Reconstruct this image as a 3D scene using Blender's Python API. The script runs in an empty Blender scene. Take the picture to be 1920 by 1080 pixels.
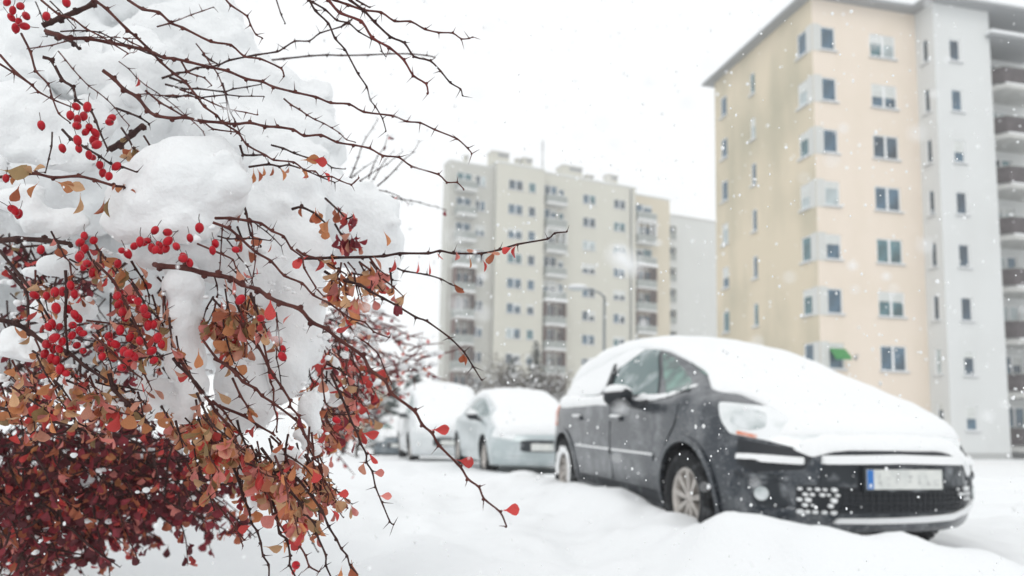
import bpy, bmesh, math, random
import numpy as np
from mathutils import Vector, Matrix, noise as mnoise
from mathutils.bvhtree import BVHTree
from mathutils.geometry import delaunay_2d_cdt

rnd = random.Random(7)
scene = bpy.context.scene
COL = scene.collection
PI = math.pi

# ------------------------------------------------------------------ camera
F_PX, PITCH, ROLL, PPY, CAM_H = 1400.0, 0.109, 0.0196, 629.0, 0.86
_cp, _sp, _c, _s = math.cos(PITCH), math.sin(PITCH), math.cos(ROLL), math.sin(ROLL)
RC = np.array([[_c, -_s, 0], [_s, _c, 0], [0, 0, 1]]) @ np.array([[1, 0, 0], [0, _sp, -_cp], [0, _cp, _sp]])
cam_data = bpy.data.cameras.new('camera')
cam = bpy.data.objects.new('camera', cam_data)
COL.objects.link(cam)
m = Matrix.Identity(4)
for i in range(3):
    m[i][0], m[i][1], m[i][2] = RC[0][i], -RC[1][i], -RC[2][i]
m[2][3] = CAM_H
cam.matrix_world = m
cam_data.sensor_width = 36.0
cam_data.lens = F_PX / 1920 * 36.0
cam_data.shift_y = (PPY - 540) / 1920
cam_data.clip_start = 0.02
cam_data.clip_end = 3000
cam_data.dof.use_dof = True
cam_data.dof.focus_distance = 0.93
cam_data.dof.aperture_fstop = 4.3
cam_data.dof.aperture_blades = 7
scene.camera = cam

# ------------------------------------------------------------------ light
SUN_EL, SUN_AZ = 48, 200
world = bpy.data.worlds.new('World')
scene.world = world
world.use_nodes = True
nt = world.node_tree
nt.nodes.clear()
wo = nt.nodes.new('ShaderNodeOutputWorld')
bg = nt.nodes.new('ShaderNodeBackground')
sky = nt.nodes.new('ShaderNodeTexSky')
sky.sky_type = 'NISHITA'
sky.sun_disc = False
sky.sun_elevation = math.radians(SUN_EL)
sky.sun_rotation = math.radians(SUN_AZ)
mix = nt.nodes.new('ShaderNodeMix')
mix.data_type = 'RGBA'
mix.inputs[0].default_value = 0.93          # a closed, even layer of snow cloud over the sky
mix.inputs[7].default_value = (10.15, 10.3, 10.35, 1)
bg.inputs['Strength'].default_value = 0.1
nt.links.new(sky.outputs[0], mix.inputs[6])
nt.links.new(mix.outputs[2], bg.inputs['Color'])
nt.links.new(bg.outputs[0], wo.inputs['Surface'])
sl = bpy.data.lights.new('sun', 'SUN')
sl.energy = 0.5
sl.angle = math.radians(25)
sl.color = (1.0, 0.97, 0.93)
sun = bpy.data.objects.new('sun', sl)
COL.objects.link(sun)
sun.rotation_euler = (math.radians(90 - SUN_EL), 0, math.radians(180 - SUN_AZ))
scene.view_settings.view_transform = 'Standard'
scene.view_settings.look = 'None'
scene.view_settings.exposure = 0.09
scene.view_settings.gamma = 1
scene.cycles.use_denoising = True
scene.cycles.max_bounces = 10
scene.cycles.volume_bounces = 4
scene.cycles.transparent_max_bounces = 8

# ------------------------------------------------------------------ helpers
def at(px, py, Y):
    d = RC.T @ np.array([(px - 960) / F_PX, (py - PPY) / F_PX, 1.0])
    d = d * (Y / d[1])
    return Vector((d[0], d[1], CAM_H + d[2]))

def to_px(p):
    c = RC @ np.array([p[0], p[1], p[2] - CAM_H])
    return 960 + F_PX * c[0] / c[2], PPY + F_PX * c[1] / c[2], c[2]

def empty(name, loc=(0, 0, 0), rz=0, parent=None):
    o = bpy.data.objects.new(name, None)
    COL.objects.link(o)
    o.location = loc
    o.rotation_euler = (0, 0, rz)
    o.empty_display_size = 0.1
    if parent: o.parent = parent
    return o

def tag(o, label=None, cat=None, group=None, kind=None):
    if label: o['label'] = label
    if cat: o['category'] = cat
    if group: o['group'] = group
    if kind: o['kind'] = kind
    return o

def link(name, me, parent=None, loc=None, rz=0):
    o = bpy.data.objects.new(name, me)
    COL.objects.link(o)
    if loc is not None: o.location = loc
    if rz: o.rotation_euler = (0, 0, rz)
    if parent: o.parent = parent
    return o

class MB:
    """collects vertices and faces of one mesh"""
    def __init__(self):
        self.v, self.f, self.m, self.s = [], [], [], []
    def add(self, vs, fs, mi=0, smooth=False):
        b = len(self.v)
        self.v.extend([tuple(p) for p in vs])
        for f in fs:
            self.f.append(tuple(i + b for i in f)); self.m.append(mi); self.s.append(smooth)
    def quad(self, a, b, c, d, mi=0):
        self.add([a, b, c, d], [(0, 1, 2, 3)], mi)
    def box(self, x0, x1, y0, y1, z0, z1, mi=0):
        vs = [(x0, y0, z0), (x1, y0, z0), (x1, y1, z0), (x0, y1, z0), (x0, y0, z1), (x1, y0, z1), (x1, y1, z1), (x0, y1, z1)]
        self.add(vs, [(0, 3, 2, 1), (4, 5, 6, 7), (0, 1, 5, 4), (1, 2, 6, 5), (2, 3, 7, 6), (3, 0, 4, 7)], mi)
    def prism(self, poly, z0, z1, mi=0):
        n = len(poly)
        vs = [(p[0], p[1], z0) for p in poly] + [(p[0], p[1], z1) for p in poly]
        fs = [tuple(range(n - 1, -1, -1)), tuple(range(n, 2 * n))]
        for i in range(n):
            j = (i + 1) % n
            fs.append((i, j, n + j, n + i))
        self.add(vs, fs, mi)
    def tube(self, pts, rad, n=6, mi=0, cap=True):
        pts = [Vector(p) for p in pts]
        k = len(pts)
        if not hasattr(rad, '__len__'): rad = [rad] * k
        t0 = (pts[1] - pts[0]).normalized()
        up = Vector((0, 0, 1)) if abs(t0.z) < 0.9 else Vector((1, 0, 0))
        nrm = t0.cross(up).normalized()
        vs, fs = [], []
        for i in range(k):
            t = (pts[min(i + 1, k - 1)] - pts[max(i - 1, 0)]).normalized()
            nrm = (nrm - t * nrm.dot(t))
            if nrm.length < 1e-6: nrm = t.orthogonal()
            nrm.normalize()
            b = t.cross(nrm)
            for j in range(n):
                a = 2 * PI * j / n
                vs.append(pts[i] + (nrm * math.cos(a) + b * math.sin(a)) * rad[i])
        for i in range(k - 1):
            for j in range(n):
                j2 = (j + 1) % n
                fs.append((i * n + j, i * n + j2, (i + 1) * n + j2, (i + 1) * n + j))
        if cap:
            fs.append(tuple(range(n - 1, -1, -1)))
            fs.append(tuple(range((k - 1) * n, k * n)))
        self.add(vs, fs, mi, True)
    def lathe(self, prof, n=24, axis='z', mi=0, close=False):
        """prof: list of (r, h) turned round an axis through the origin"""
        vs, fs = [], []
        for r, h in prof:
            for j in range(n):
                a = 2 * PI * j / n
                if axis == 'z': vs.append((r * math.cos(a), r * math.sin(a), h))
                else: vs.append((r * math.cos(a), h, r * math.sin(a)))
        k = len(prof)
        for i in range(k - 1):
            for j in range(n):
                j2 = (j + 1) % n
                fs.append((i * n + j, i * n + j2, (i + 1) * n + j2, (i + 1) * n + j))
        self.add(vs, fs, mi, True)
    def ico(self, c, r, sub=1, mi=0, sc=(1, 1, 1)):
        bm = bmesh.new()
        bmesh.ops.create_icosphere(bm, subdivisions=sub, radius=1)
        vs = [Vector((v.co.x * r * sc[0], v.co.y * r * sc[1], v.co.z * r * sc[2])) + Vector(c) for v in bm.verts]
        fs = [tuple(v.index for v in f.verts) for f in bm.faces]
        bm.free()
        self.add(vs, fs, mi, True)
    def mesh(self, name, mats):
        me = bpy.data.meshes.new(name)
        me.from_pydata(self.v, [], self.f)
        for mt in (mats if isinstance(mats, (list, tuple)) else [mats]): me.materials.append(mt)
        me.polygons.foreach_set('material_index', self.m)
        me.polygons.foreach_set('use_smooth', self.s)
        me.update()
        return me
    def build(self, name, mats, parent=None, loc=None, rz=0):
        return link(name, self.mesh(name, mats), parent, loc, rz)

def fix_normals(me):
    bm = bmesh.new(); bm.from_mesh(me)
    bmesh.ops.recalc_face_normals(bm, faces=bm.faces)
    bm.to_mesh(me); bm.free()

def copy_tree(o, parent=None):
    c = o.copy(); COL.objects.link(c)
    if parent: c.parent = parent
    for ch in list(o.children): copy_tree(ch, c)
    return c

# ------------------------------------------------------------------ materials
def mat(name, col, rough=0.7, spec=0.5, metal=0.0, coat=0.0, var=0.0, vscale=5.0, bump=0.0, bscale=40.0, col2=None,
        trans=0.0, coord='Object', detail=4.0, ramp=(0.35, 0.65), rvar=0.0):
    mt = bpy.data.materials.new(name); mt.use_nodes = True
    t = mt.node_tree; n = t.nodes
    b = n['Principled BSDF']
    b.inputs['Base Color'].default_value = (*col, 1)
    b.inputs['Roughness'].default_value = rough
    b.inputs['Specular IOR Level'].default_value = spec
    b.inputs['Metallic'].default_value = metal
    b.inputs['Coat Weight'].default_value = coat
    b.inputs['Coat Roughness'].default_value = 0.08
    tc = None
    if var or col2 or bump:
        tc = n.new('ShaderNodeTexCoord')
    if var or col2:
        nz = n.new('ShaderNodeTexNoise'); nz.inputs['Scale'].default_value = vscale; nz.inputs['Detail'].default_value = detail
        t.links.new(tc.outputs[coord], nz.inputs['Vector'])
        rp = n.new('ShaderNodeMapRange')
        rp.inputs['From Min'].default_value = ramp[0]; rp.inputs['From Max'].default_value = ramp[1]
        t.links.new(nz.outputs['Fac'], rp.inputs['Value'])
        mx = n.new('ShaderNodeMix'); mx.data_type = 'RGBA'
        c2 = col2 if col2 else tuple(max(0, c * (1 - var)) for c in col)
        c1 = col if col2 else tuple(min(1, c * (1 + var)) for c in col)
        mx.inputs[6].default_value = (*c1, 1); mx.inputs[7].default_value = (*c2, 1)
        t.links.new(rp.outputs['Result'], mx.inputs[0])
        t.links.new(mx.outputs[2], b.inputs['Base Color'])
    if bump:
        nb = n.new('ShaderNodeTexNoise'); nb.inputs['Scale'].default_value = bscale; nb.inputs['Detail'].default_value = 5
        t.links.new(tc.outputs[coord], nb.inputs['Vector'])
        bp = n.new('ShaderNodeBump'); bp.inputs['Strength'].default_value = bump; bp.inputs['Distance'].default_value = 0.02
        t.links.new(nb.outputs['Fac'], bp.inputs['Height'])
        t.links.new(bp.outputs['Normal'], b.inputs['Normal'])
    if rvar:
        oi = n.new('ShaderNodeObjectInfo'); hs = n.new('ShaderNodeHueSaturation')
        a1 = n.new('ShaderNodeMapRange'); a1.inputs['To Min'].default_value = 1 - rvar; a1.inputs['To Max'].default_value = 1 + rvar
        t.links.new(oi.outputs['Random'], a1.inputs['Value']); t.links.new(a1.outputs['Result'], hs.inputs['Value'])
        if b.inputs['Base Color'].links: t.links.new(b.inputs['Base Color'].links[0].from_socket, hs.inputs['Color'])
        else: hs.inputs['Color'].default_value = (*col, 1)
        t.links.new(hs.outputs['Color'], b.inputs['Base Color'])
    if trans:
        tr = n.new('ShaderNodeBsdfTranslucent'); tr.inputs['Color'].default_value = (*[min(1, c * 1.3) for c in col], 1)
        ms = n.new('ShaderNodeMixShader'); ms.inputs[0].default_value = trans
        out = n['Material Output']
        t.links.new(b.outputs[0], ms.inputs[1]); t.links.new(tr.outputs[0], ms.inputs[2])
        t.links.new(ms.outputs[0], out.inputs['Surface'])
    return mt

M = {}
M['snow'] = mat('snow', (0.86, 0.875, 0.885), 0.75, 0.25, bump=0.35, bscale=60)
M['snow_near'] = mat('snow_near', (0.825, 0.838, 0.845), 0.75, 0.25, bump=0.26, bscale=95)
M['snow_car'] = mat('snow_car', (0.87, 0.88, 0.885), 0.75, 0.25, bump=0.35, bscale=25)
M['flake'] = mat('flake', (0.93, 0.94, 0.95), 0.8, 0.1, trans=.55)
# ------------------------------------------------------------------ ground
def sstep(a, b, x):
    t = np.clip((x - a) / (b - a), 0, 1)
    return t * t * (3 - 2 * t)

RIDGE = [(0.12, 8.8, .17), (.52, 6.9, .26), (.76, 6.1, .29), (.90, 5.6, .22), (1.02, 5.1, .20), (1.12, 4.62, .15), (1.28, 4.2, .30), (1.6, 3.9, .31), (1.95, 3.85, .27), (2.25, 3.85, .20), (2.7, 3.9, .05)]
_wr = np.random.RandomState(4)
WAVES = []
for _l, _a, _n in ((2.6, .016, 4), (1.2, .015, 6), (.6, .0095, 9), (.32, .0055, 10), (.2, .0026, 8)):
    for _ in range(_n):
        _t = _wr.uniform(0, 2 * PI); _k = 2 * PI / (_l * _wr.uniform(.75, 1.3))
        WAVES.append((_k * math.cos(_t), _k * math.sin(_t), _wr.uniform(0, 6.3), 1.25 * _a * _wr.uniform(.5, 1.1) / math.sqrt(_n / 4)))
def ground_z(x, y):
    x = np.asarray(x, float); y = np.asarray(y, float)
    z = -0.85 * sstep(7, 38, y) * 1.0
    z = z + 0.04
    near = np.exp(-np.maximum(0, y - 6) / 8)
    n = np.zeros_like(z)
    for (kx, ky, ph, am) in WAVES: n = n + am * np.sin(kx * x + ky * y + ph + .7 * np.sin(.8 * ky * x - .7 * kx * y))
    lane = .55 + .45 * np.exp(-((x - .3) / 1.6) ** 2)
    z = z + n * near * lane
    # ridge of ploughed snow along the near side of the dark car
    best = np.zeros_like(z)
    for (x0, y0, h0), (x1, y1, h1) in zip(RIDGE[:-1], RIDGE[1:]):
        dx, dy = x1 - x0, y1 - y0
        t = np.clip(((x - x0) * dx + (y - y0) * dy) / (dx * dx + dy * dy), 0, 1)
        d2 = (x - x0 - t * dx) ** 2 + (y - y0 - t * dy) ** 2
        best = np.maximum(best, (h0 + t * (h1 - h0)) * np.exp(-d2 / (2 * 0.26 ** 2)))
    z = z + best
    # bank below the bush
    z = z + 0.30 * sstep(-0.7, -2.2, x) * sstep(1.2, 2.6, y) * (1 - sstep(6, 10, y))
    # wheel ruts on the street to the right
    for k, yy in enumerate((6.9, 8.3, 9.9, 11.4)):
        yc = yy + .25 * np.sin(x * .5 + k) + .22 * (x - 4)
        z = z - 0.10 * np.exp(-((y - yc) / .17) ** 2) * sstep(3.6, 4.6, x) + 0.06 * np.exp(-((y - yc - .32) / .14) ** 2) * sstep(3.6, 4.6, x)
    # trodden line in the lane between bush and cars
    xc = -0.75 + 0.10 * (y - 4) * -1 + .1 * np.sin(y * 1.2)
    z = z - 0.035 * np.exp(-((x - xc) / .18) ** 2) * sstep(2.5, 3.5, y) * (1 - sstep(12, 18, y))
    return z

def gz(x, y): return float(ground_z(x, y))

def axis_pts(lo, hi, fine_lo, fine_hi, step, grow=1.25):
    a = list(np.arange(fine_lo, fine_hi + 1e-6, step))
    s, v = step, fine_hi
    while v < hi: s *= grow; v += s; a.append(min(v, hi))
    s, v = step, fine_lo
    while v > lo: s *= grow; v -= s; a.insert(0, max(v, lo))
    return np.array(a)

gx = axis_pts(-900, 900, -4, 6.5, 0.05, 1.16)
gy = axis_pts(-60, 1800, 0.8, 13, 0.055, 1.12)
GX, GY = np.meshgrid(gx, gy)
GZ = ground_z(GX, GY)
nx, ny = len(gx), len(gy)
gv = np.stack([GX, GY, GZ], -1).reshape(-1, 3)
idx = np.arange(nx * ny).reshape(ny, nx)
gf = np.stack([idx[:-1, :-1], idx[:-1, 1:], idx[1:, 1:], idx[1:, :-1]], -1).reshape(-1, 4)
me = bpy.data.meshes.new('ground')
me.from_pydata(gv.tolist(), [], gf.tolist())
me.polygons.foreach_set('use_smooth', [True] * len(me.polygons))
me.materials.append(M['snow'])
tag(link('ground', me), 'deep white snow covering the whole car park and lane', None, None, 'structure')

# ------------------------------------------------------------------ buildings
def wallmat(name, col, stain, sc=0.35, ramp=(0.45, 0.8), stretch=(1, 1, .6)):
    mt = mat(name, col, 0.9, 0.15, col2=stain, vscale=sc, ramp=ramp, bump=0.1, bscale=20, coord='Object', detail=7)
    t = mt.node_tree
    nz = [q for q in t.nodes if q.type == 'TEX_NOISE' and abs(q.inputs['Scale'].default_value - sc) < 1e-6][0]
    mp = t.nodes.new('ShaderNodeMapping'); mp.inputs['Scale'].default_value = stretch
    src = nz.inputs['Vector'].links[0].from_socket
    t.links.new(src, mp.inputs['Vector']); t.links.new(mp.outputs['Vector'], nz.inputs['Vector'])
    return mt
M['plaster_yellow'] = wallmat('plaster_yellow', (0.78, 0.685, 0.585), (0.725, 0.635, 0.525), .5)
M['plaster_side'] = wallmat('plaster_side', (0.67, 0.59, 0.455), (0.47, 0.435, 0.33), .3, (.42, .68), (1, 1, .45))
M['plaster_grey'] = wallmat('plaster_grey', (0.68, 0.695, 0.69), (0.62, 0.63, 0.62))
M['plaster_greydark'] = wallmat('plaster_greydark', (0.48, 0.49, 0.48), (0.42, 0.425, 0.42))
M['plaster_beige'] = wallmat('plaster_beige', (0.60, 0.59, 0.52), (0.56, 0.55, 0.485))
M['plaster_beige2'] = wallmat('plaster_beige2', (0.53, 0.53, 0.49), (0.49, 0.49, 0.45))
M['plaster_sand'] = wallmat('plaster_sand', (0.62, 0.56, 0.44), (0.58, 0.53, 0.42))
M['plaster_pale'] = wallmat('plaster_pale', (0.62, 0.63, 0.61), (0.58, 0.59, 0.57))
M['roof_grey'] = mat('roof_grey', (0.31, 0.32, 0.33), 0.7)
M['frame_white'] = mat('frame_white', (0.84, 0.85, 0.85), 0.45)
M['frame_brown'] = mat('frame_brown', (0.12, 0.065, 0.055), 0.6)
M['sill'] = mat('sill', (0.45, 0.46, 0.47), 0.5)
M['band'] = mat('band', (0.60, 0.60, 0.56), 0.8)
M['glass_dark'] = mat('glass_dark', (0.032, 0.060, 0.088), 0.06, 0.6, var=.5, vscale=1.2)
M['glass_blue'] = mat('glass_blue', (0.055, 0.11, 0.16), 0.06, 0.6, var=.4, vscale=1.2)
M['glass_teal'] = mat('glass_teal', (0.065, 0.145, 0.165), 0.08, 0.6, var=.4, vscale=1.4)
M['glass_pale'] = mat('glass_pale', (0.42, 0.48, 0.49), 0.12, 0.5, var=.2, vscale=1.4)
M['blind'] = mat('blind', (0.62, 0.64, 0.62), 0.7, var=.08, vscale=3)
M['rail_brown'] = mat('rail_brown', (0.075, 0.062, 0.065), 0.7, var=.25, vscale=3)
M['rail_grey'] = mat('rail_grey', (0.30, 0.325, 0.31), 0.7, var=.15, vscale=3)
M['slab'] = mat('slab', (0.55, 0.55, 0.53), 0.85, var=.08, vscale=2)
M['metal_grey'] = mat('metal_grey', (0.20, 0.22, 0.23), 0.5, metal=.4)
M['green'] = mat('green', (0.03, 0.26, 0.06), 0.5)
GLASS = ['glass_dark', 'glass_blue', 'glass_blue', 'glass_dark', 'glass_teal', 'glass_pale', 'glass_blue', 'glass_dark']

def facade(name, parent, loc, rz, width, z0, z1, holes, material, depth=0.14):
    """wall in local x (along), y (inwards), z with recessed openings"""
    us = sorted({0.0, width, *[h[0] for h in holes], *[h[1] for h in holes]})
    zs = sorted({z0, z1, *[h[2] for h in holes], *[h[3] for h in holes]})
    mb = MB()
    for i in range(len(us) - 1):
        for j in range(len(zs) - 1):
            uc, zc = (us[i] + us[i + 1]) / 2, (zs[j] + zs[j + 1]) / 2
            if any(h[0] < uc < h[1] and h[2] < zc < h[3] for h in holes): continue
            mb.quad((us[i], 0, zs[j]), (us[i + 1], 0, zs[j]), (us[i + 1], 0, zs[j + 1]), (us[i], 0, zs[j + 1]))
    for a, b, c, d in holes:
        mb.quad((a, 0, c), (a, 0, d), (a, depth, d), (a, depth, c))
        mb.quad((b, 0, c), (b, depth, c), (b, depth, d), (b, 0, d))
        mb.quad((a, 0, d), (b, 0, d), (b, depth, d), (a, depth, d))
        mb.quad((a, 0, c), (a, depth, c), (b, depth, c), (b, 0, c))
        mb.quad((a, depth, c), (b, depth, c), (b, depth, d), (a, depth, d))
    return mb.build(name, material, parent, loc, rz)

_wc = {}
def window(parent, loc, rz, u, z, w, h, npane, band=None, glass=None, sill=True, frame='frame_white', snow=True):
    """one window: frame, one or two panes, a sill (all in the facade's frame, u,z = lower left corner)"""
    key = (round(w, 2), round(h, 2), npane, frame)
    if key not in _wc:
        t = 0.075
        f = MB()
        f.box(0, w, .045, .11, 0, t); f.box(0, w, .045, .11, h - t, h)
        f.box(0, t, .045, .11, t, h - t); f.box(w - t, w, .045, .11, t, h - t)
        xs = [t, w - t]
        if npane == 2:
            mw = 0.13
            f.box(w / 2 - mw / 2, w / 2 + mw / 2, .045, .11, t, h - t)
            xs = [t, w / 2 - mw / 2, w / 2 + mw / 2, w - t]
        fm = f.mesh('window', M[frame])
        ps = []
        for k in range(0, len(xs), 2):
            p = MB(); p.box(xs[k], xs[k + 1], .075, .095, t, h - t)
            ps.append({g: p.mesh('pane', M[g]) for g in set(GLASS)})
        s = MB(); s.box(-.08, w + .08, -.10, .045, -.06, 0); sm = s.mesh('sill', M['sill'])
        s2 = MB(); s2.box(-.07, w + .07, -.09, .04, .001, .055); sn = s2.mesh('sill_snow', M['snow'])
        bl = []
        for k in range(0, len(xs), 2):
            for fr_ in (.25, .38, .52):
                p = MB(); p.box(xs[k] + .01, xs[k + 1] - .01, .066, .0745, h - t - (h - 2 * t) * fr_, h - t - .005); bl.append(p.mesh('blind', M['blind']))
        _wc[key] = (fm, ps, sm, sn, bl)
    fm, ps, sm, sn, bl = _wc[key]
    R = Matrix.Rotation(rz, 4, 'Z')
    p = Vector(loc) + R @ Vector((u, 0, z))
    wd = link('window', fm, parent, p, rz)
    g0 = glass or rnd.choice(GLASS)
    for k, pm in enumerate(ps):
        g = g0 if (k == 0 or rnd.random() < .7) else rnd.choice(GLASS)
        link('pane', pm[g], wd)
    if rnd.random() < (.42 if w > .6 else .1):
        q = rnd.randrange(3)
        for k in range(len(ps)):
            if rnd.random() < .8: link('blind', bl[k * 3 + q], wd)
    if sill:
        link('sill', sm, wd)
        if snow: link('sill_snow', sn, wd)
    return wd

# ---- yellow and grey block on the right
YB_Z = -0.95
Cx, Cy = 15.769, 38.0
th = 0.2241
yb = empty('apartment_building', (Cx, Cy, YB_Z), th)
tag(yb, 'tall cream and grey block of flats with dark overhanging roof, behind the dark car', 'building')
Z = lambda z: z - YB_Z           # world height -> height above the building's base
LEN = 10.7
TOP = Z(23.62)
rows = [20.78 - 2.86 * i for i in range(8)]          # window sills
# left side wall (runs away from the near corner): local u from the far end towards the corner
side_cols = [(LEN - 9.95, .85, 1.40, 1), (LEN - 6.28, .55, 1.40, 1), (LEN - 1.40, .90, 1.40, 1)]
holes = [(u, u + w, Z(z), Z(z) + h) for z in rows for (u, w, h, n) in side_cols]
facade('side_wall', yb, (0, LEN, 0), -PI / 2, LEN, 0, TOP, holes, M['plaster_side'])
for z in rows:
    for (u, w, h, n) in side_cols:
        window(yb, (0, LEN, 0), -PI / 2, u, Z(z), w, h, n, glass=rnd.choice(['glass_blue', 'glass_pale', 'glass_blue', 'glass_teal']))
W1 = 6.5
front_cols = [(.50, .92, 1.36, 1), (3.55, 1.62, 1.36, 2)]
holes = [(u, u + w, Z(z), Z(z) + h) for z in rows for (u, w, h, n) in front_cols]
facade('front_wall', yb, (0, 0, 0), 0, W1, 0, TOP, holes, M['plaster_yellow'])
for i, z in enumerate(rows):
    for (u, w, h, n) in front_cols:
        if i == 3 and u < 1: g = 'glass_pale'
        elif i == 4 and u > 1: g = 'glass_teal'
        else: g = rnd.choice(['glass_blue', 'glass_blue', 'glass_dark', 'glass_blue', 'glass_teal'])
        window(yb, (0, 0, 0), 0, u, Z(z), w, h, n, glass=g)
# grey corner surrounds between the corner windows
for i, z in enumerate(rows):
    b = MB(); b.box(.02, .495, -.03, 0.0, Z(z) - .08, Z(z) + 1.42); b.box(-.03, 0.0, .02, .52, Z(z) - .08, Z(z) + 1.42)
    b.build('corner_panel', M['plaster_pale'], yb)
# projecting grey stair tower
D1, W2 = 1.3, 3.62
grows = [20.42 - 2.83 * i for i in range(8)]
ret_h = [(.42, .86, Z(z) + .05, Z(z) + 1.45) for z in grows]
facade('return_wall', yb, (W1, 0, 0), -PI / 2, D1, 0, TOP, ret_h, M['plaster_grey'])
for z in grows:
    window(yb, (W1, 0, 0), -PI / 2, .42, Z(z) + .05, .44, 1.40, 1, glass=rnd.choice(['glass_dark', 'glass_dark', 'glass_pale', 'glass_dark']))
gh = [(.95, 1.68, Z(z), Z(z) + 1.30) for z in grows]
facade('grey_wall', yb, (W1, -D1, 0), 0, W2, 0, TOP, gh, M['plaster_grey'])
for z in grows:
    window(yb, (W1, -D1, 0), 0, .95, Z(z), .73, 1.30, 1, glass=rnd.choice(['glass_blue', 'glass_dark', 'glass_blue']))
X3 = W1 + W2
r = MB(); r.quad((X3, -D1, 0), (X3, .6, 0), (X3, .6, TOP), (X3, -D1, TOP)); r.build('return_wall', M['plaster_grey'], yb)
# plinth strip
p = MB(); p.box(W1 - .02, X3 + .02, -D1 - .03, -D1 + .02, 0, .45); p.box(-.03, W1 - .03, -.03, .02, 0, .45)
p.build('plinth', M['plaster_greydark'], yb)
# recessed wall with balconies
bh = []
W4 = 9.0
for z in grows:
    bh.append((.5, 1.35, Z(z) - .75, Z(z) + 1.35)); bh.append((1.7, 3.1, Z(z) + .05, Z(z) + 1.35)); bh.append((5.6, 7.0, Z(z) + .05, Z(z) + 1.35))
facade('balcony_wall', yb, (X3, .6, 0), 0, W4, 0, TOP, bh, M['plaster_grey'])
for z in grows:
    window(yb, (X3, .6, 0), 0, .5, Z(z) - .75, .85, 2.1, 1, sill=False)
    window(yb, (X3, .6, 0), 0, 1.7, Z(z) + .05, 1.4, 1.30, 2)
    window(yb, (X3, .6, 0), 0, 5.6, Z(z) + .05, 1.4, 1.30, 2)
RP = [(.02, .55), (.02, -.05), (.95, -1.24), (4.1, -1.24), (4.1, .55)]
def strip(poly, t, z0, z1, mb):
    for (x0, y0), (x1, y1) in zip(poly[:-1], poly[1:]):
        d = Vector((x1 - x0, y1 - y0)).normalized(); n = Vector((-d.y, d.x)) * t
        q = [(x0, y0), (x1, y1), (x1 + n.x, y1 + n.y), (x0 + n.x, y0 + n.y)]
        mb.prism(q, z0, z1)
rail_m = MB(); strip(RP, .04, .10, 1.0, rail_m); rail_me = rail_m.mesh('railing', M['rail_brown']); fix_normals(rail_me)
slab_m = MB(); slab_m.prism([(.003, .597), (.003, -.08), (.92, -1.32), (4.2, -1.32), (4.2, .597)], -.24, 0); slab_me = slab_m.mesh('balcony', M['slab']); fix_normals(slab_me)
hr_m = MB(); strip(RP, .07, 1.003, 1.06, hr_m); hr_me = hr_m.mesh('handrail', M['rail_grey']); fix_normals(hr_me)
sn_m = MB(); strip([(.98, -1.30), (4.1, -1.30)], .05, .002, .09, sn_m); sn_me = sn_m.mesh('ledge_snow', M['snow']); fix_normals(sn_me)
for z in grows:
    s = link('balcony', slab_me, yb, (X3, 0, Z(z) - .80))
    link('railing', rail_me, s); link('handrail', hr_me, s); link('ledge_snow', sn_me, s)
cn = MB(); cn.box(-.25, 4.3, -1.7, .597, 0, .16); cn.box(-.28, 4.34, -1.74, .597, .163, .32, 1)
cn.build('canopy', [M['roof_grey'], M['snow']], yb, (X3, 0, Z(22.05)))
# roof slab with overhang
o = .62
outline = [(-o, -o), (W1 - o, -o), (W1 - o, -D1 - o), (X3 + W4, -D1 - o), (X3 + W4, LEN + o), (-o, LEN + o)]
rf = MB(); rf.prism(outline, TOP, TOP + .16); rr = rf.build('roof', M['roof_grey'], yb); fix_normals(rr.data)
i_ = .08
outline2 = [(-o + i_, -o + i_), (W1 - o + i_, -o + i_), (W1 - o + i_, -D1 - o + i_), (X3 + W4 - i_, -D1 - o + i_), (X3 + W4 - i_, LEN + o - i_), (-o + i_, LEN + o - i_)]
rs = MB(); rs.prism(outline2, TOP + .162, TOP + .36); r2 = rs.build('roof_snow', M['snow'], yb); fix_normals(r2.data)
bk = MB(); bk.quad((0, LEN, 0), (X3 + W4, LEN, 0), (X3 + W4, LEN, TOP), (0, LEN, TOP)); bk.quad((X3 + W4, .6, 0), (X3 + W4, LEN, 0), (X3 + W4, LEN, TOP), (X3 + W4, .6, TOP))
bk.build('back_wall', M['plaster_yellow'], yb)
# green awning and a small lamp on the wall
aw = MB()
aw.add([(0, 0, 0.45), (.9, 0, .45), (.9, -.5, 0.0), (0, -.5, 0.0), (0, -.5, -.15), (.9, -.5, -.15), (0, 0, .40), (.9, 0, .40)], [(0, 1, 2, 3), (3, 2, 5, 4), (0, 3, 4, 6), (1, 7, 5, 2), (6, 4, 5, 7)])
awo = aw.build('awning', M['green'], None, yb.matrix_basis @ Vector((.55, -.004, Z(4.25))), th)
tag(awo, 'small green awning fixed to the cream wall at the near corner', 'awning')
la = MB(); la.box(-.05, .05, -.06, 0, 0, .12); la.tube([(0, -.05, .08), (0, -.22, .16), (0, -.3, .1)], .025, 6); la.lathe([(.02, .14), (.09, .05), (.11, -.08), (.0, -.08)], 10)
lo = la.build('wall_lamp', M['roof_grey'], None, yb.matrix_basis @ Vector((2.05, -.003, Z(4.25))), th)
tag(lo, 'small dark lamp on the cream wall right of the green awning', 'wall lamp')

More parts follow.
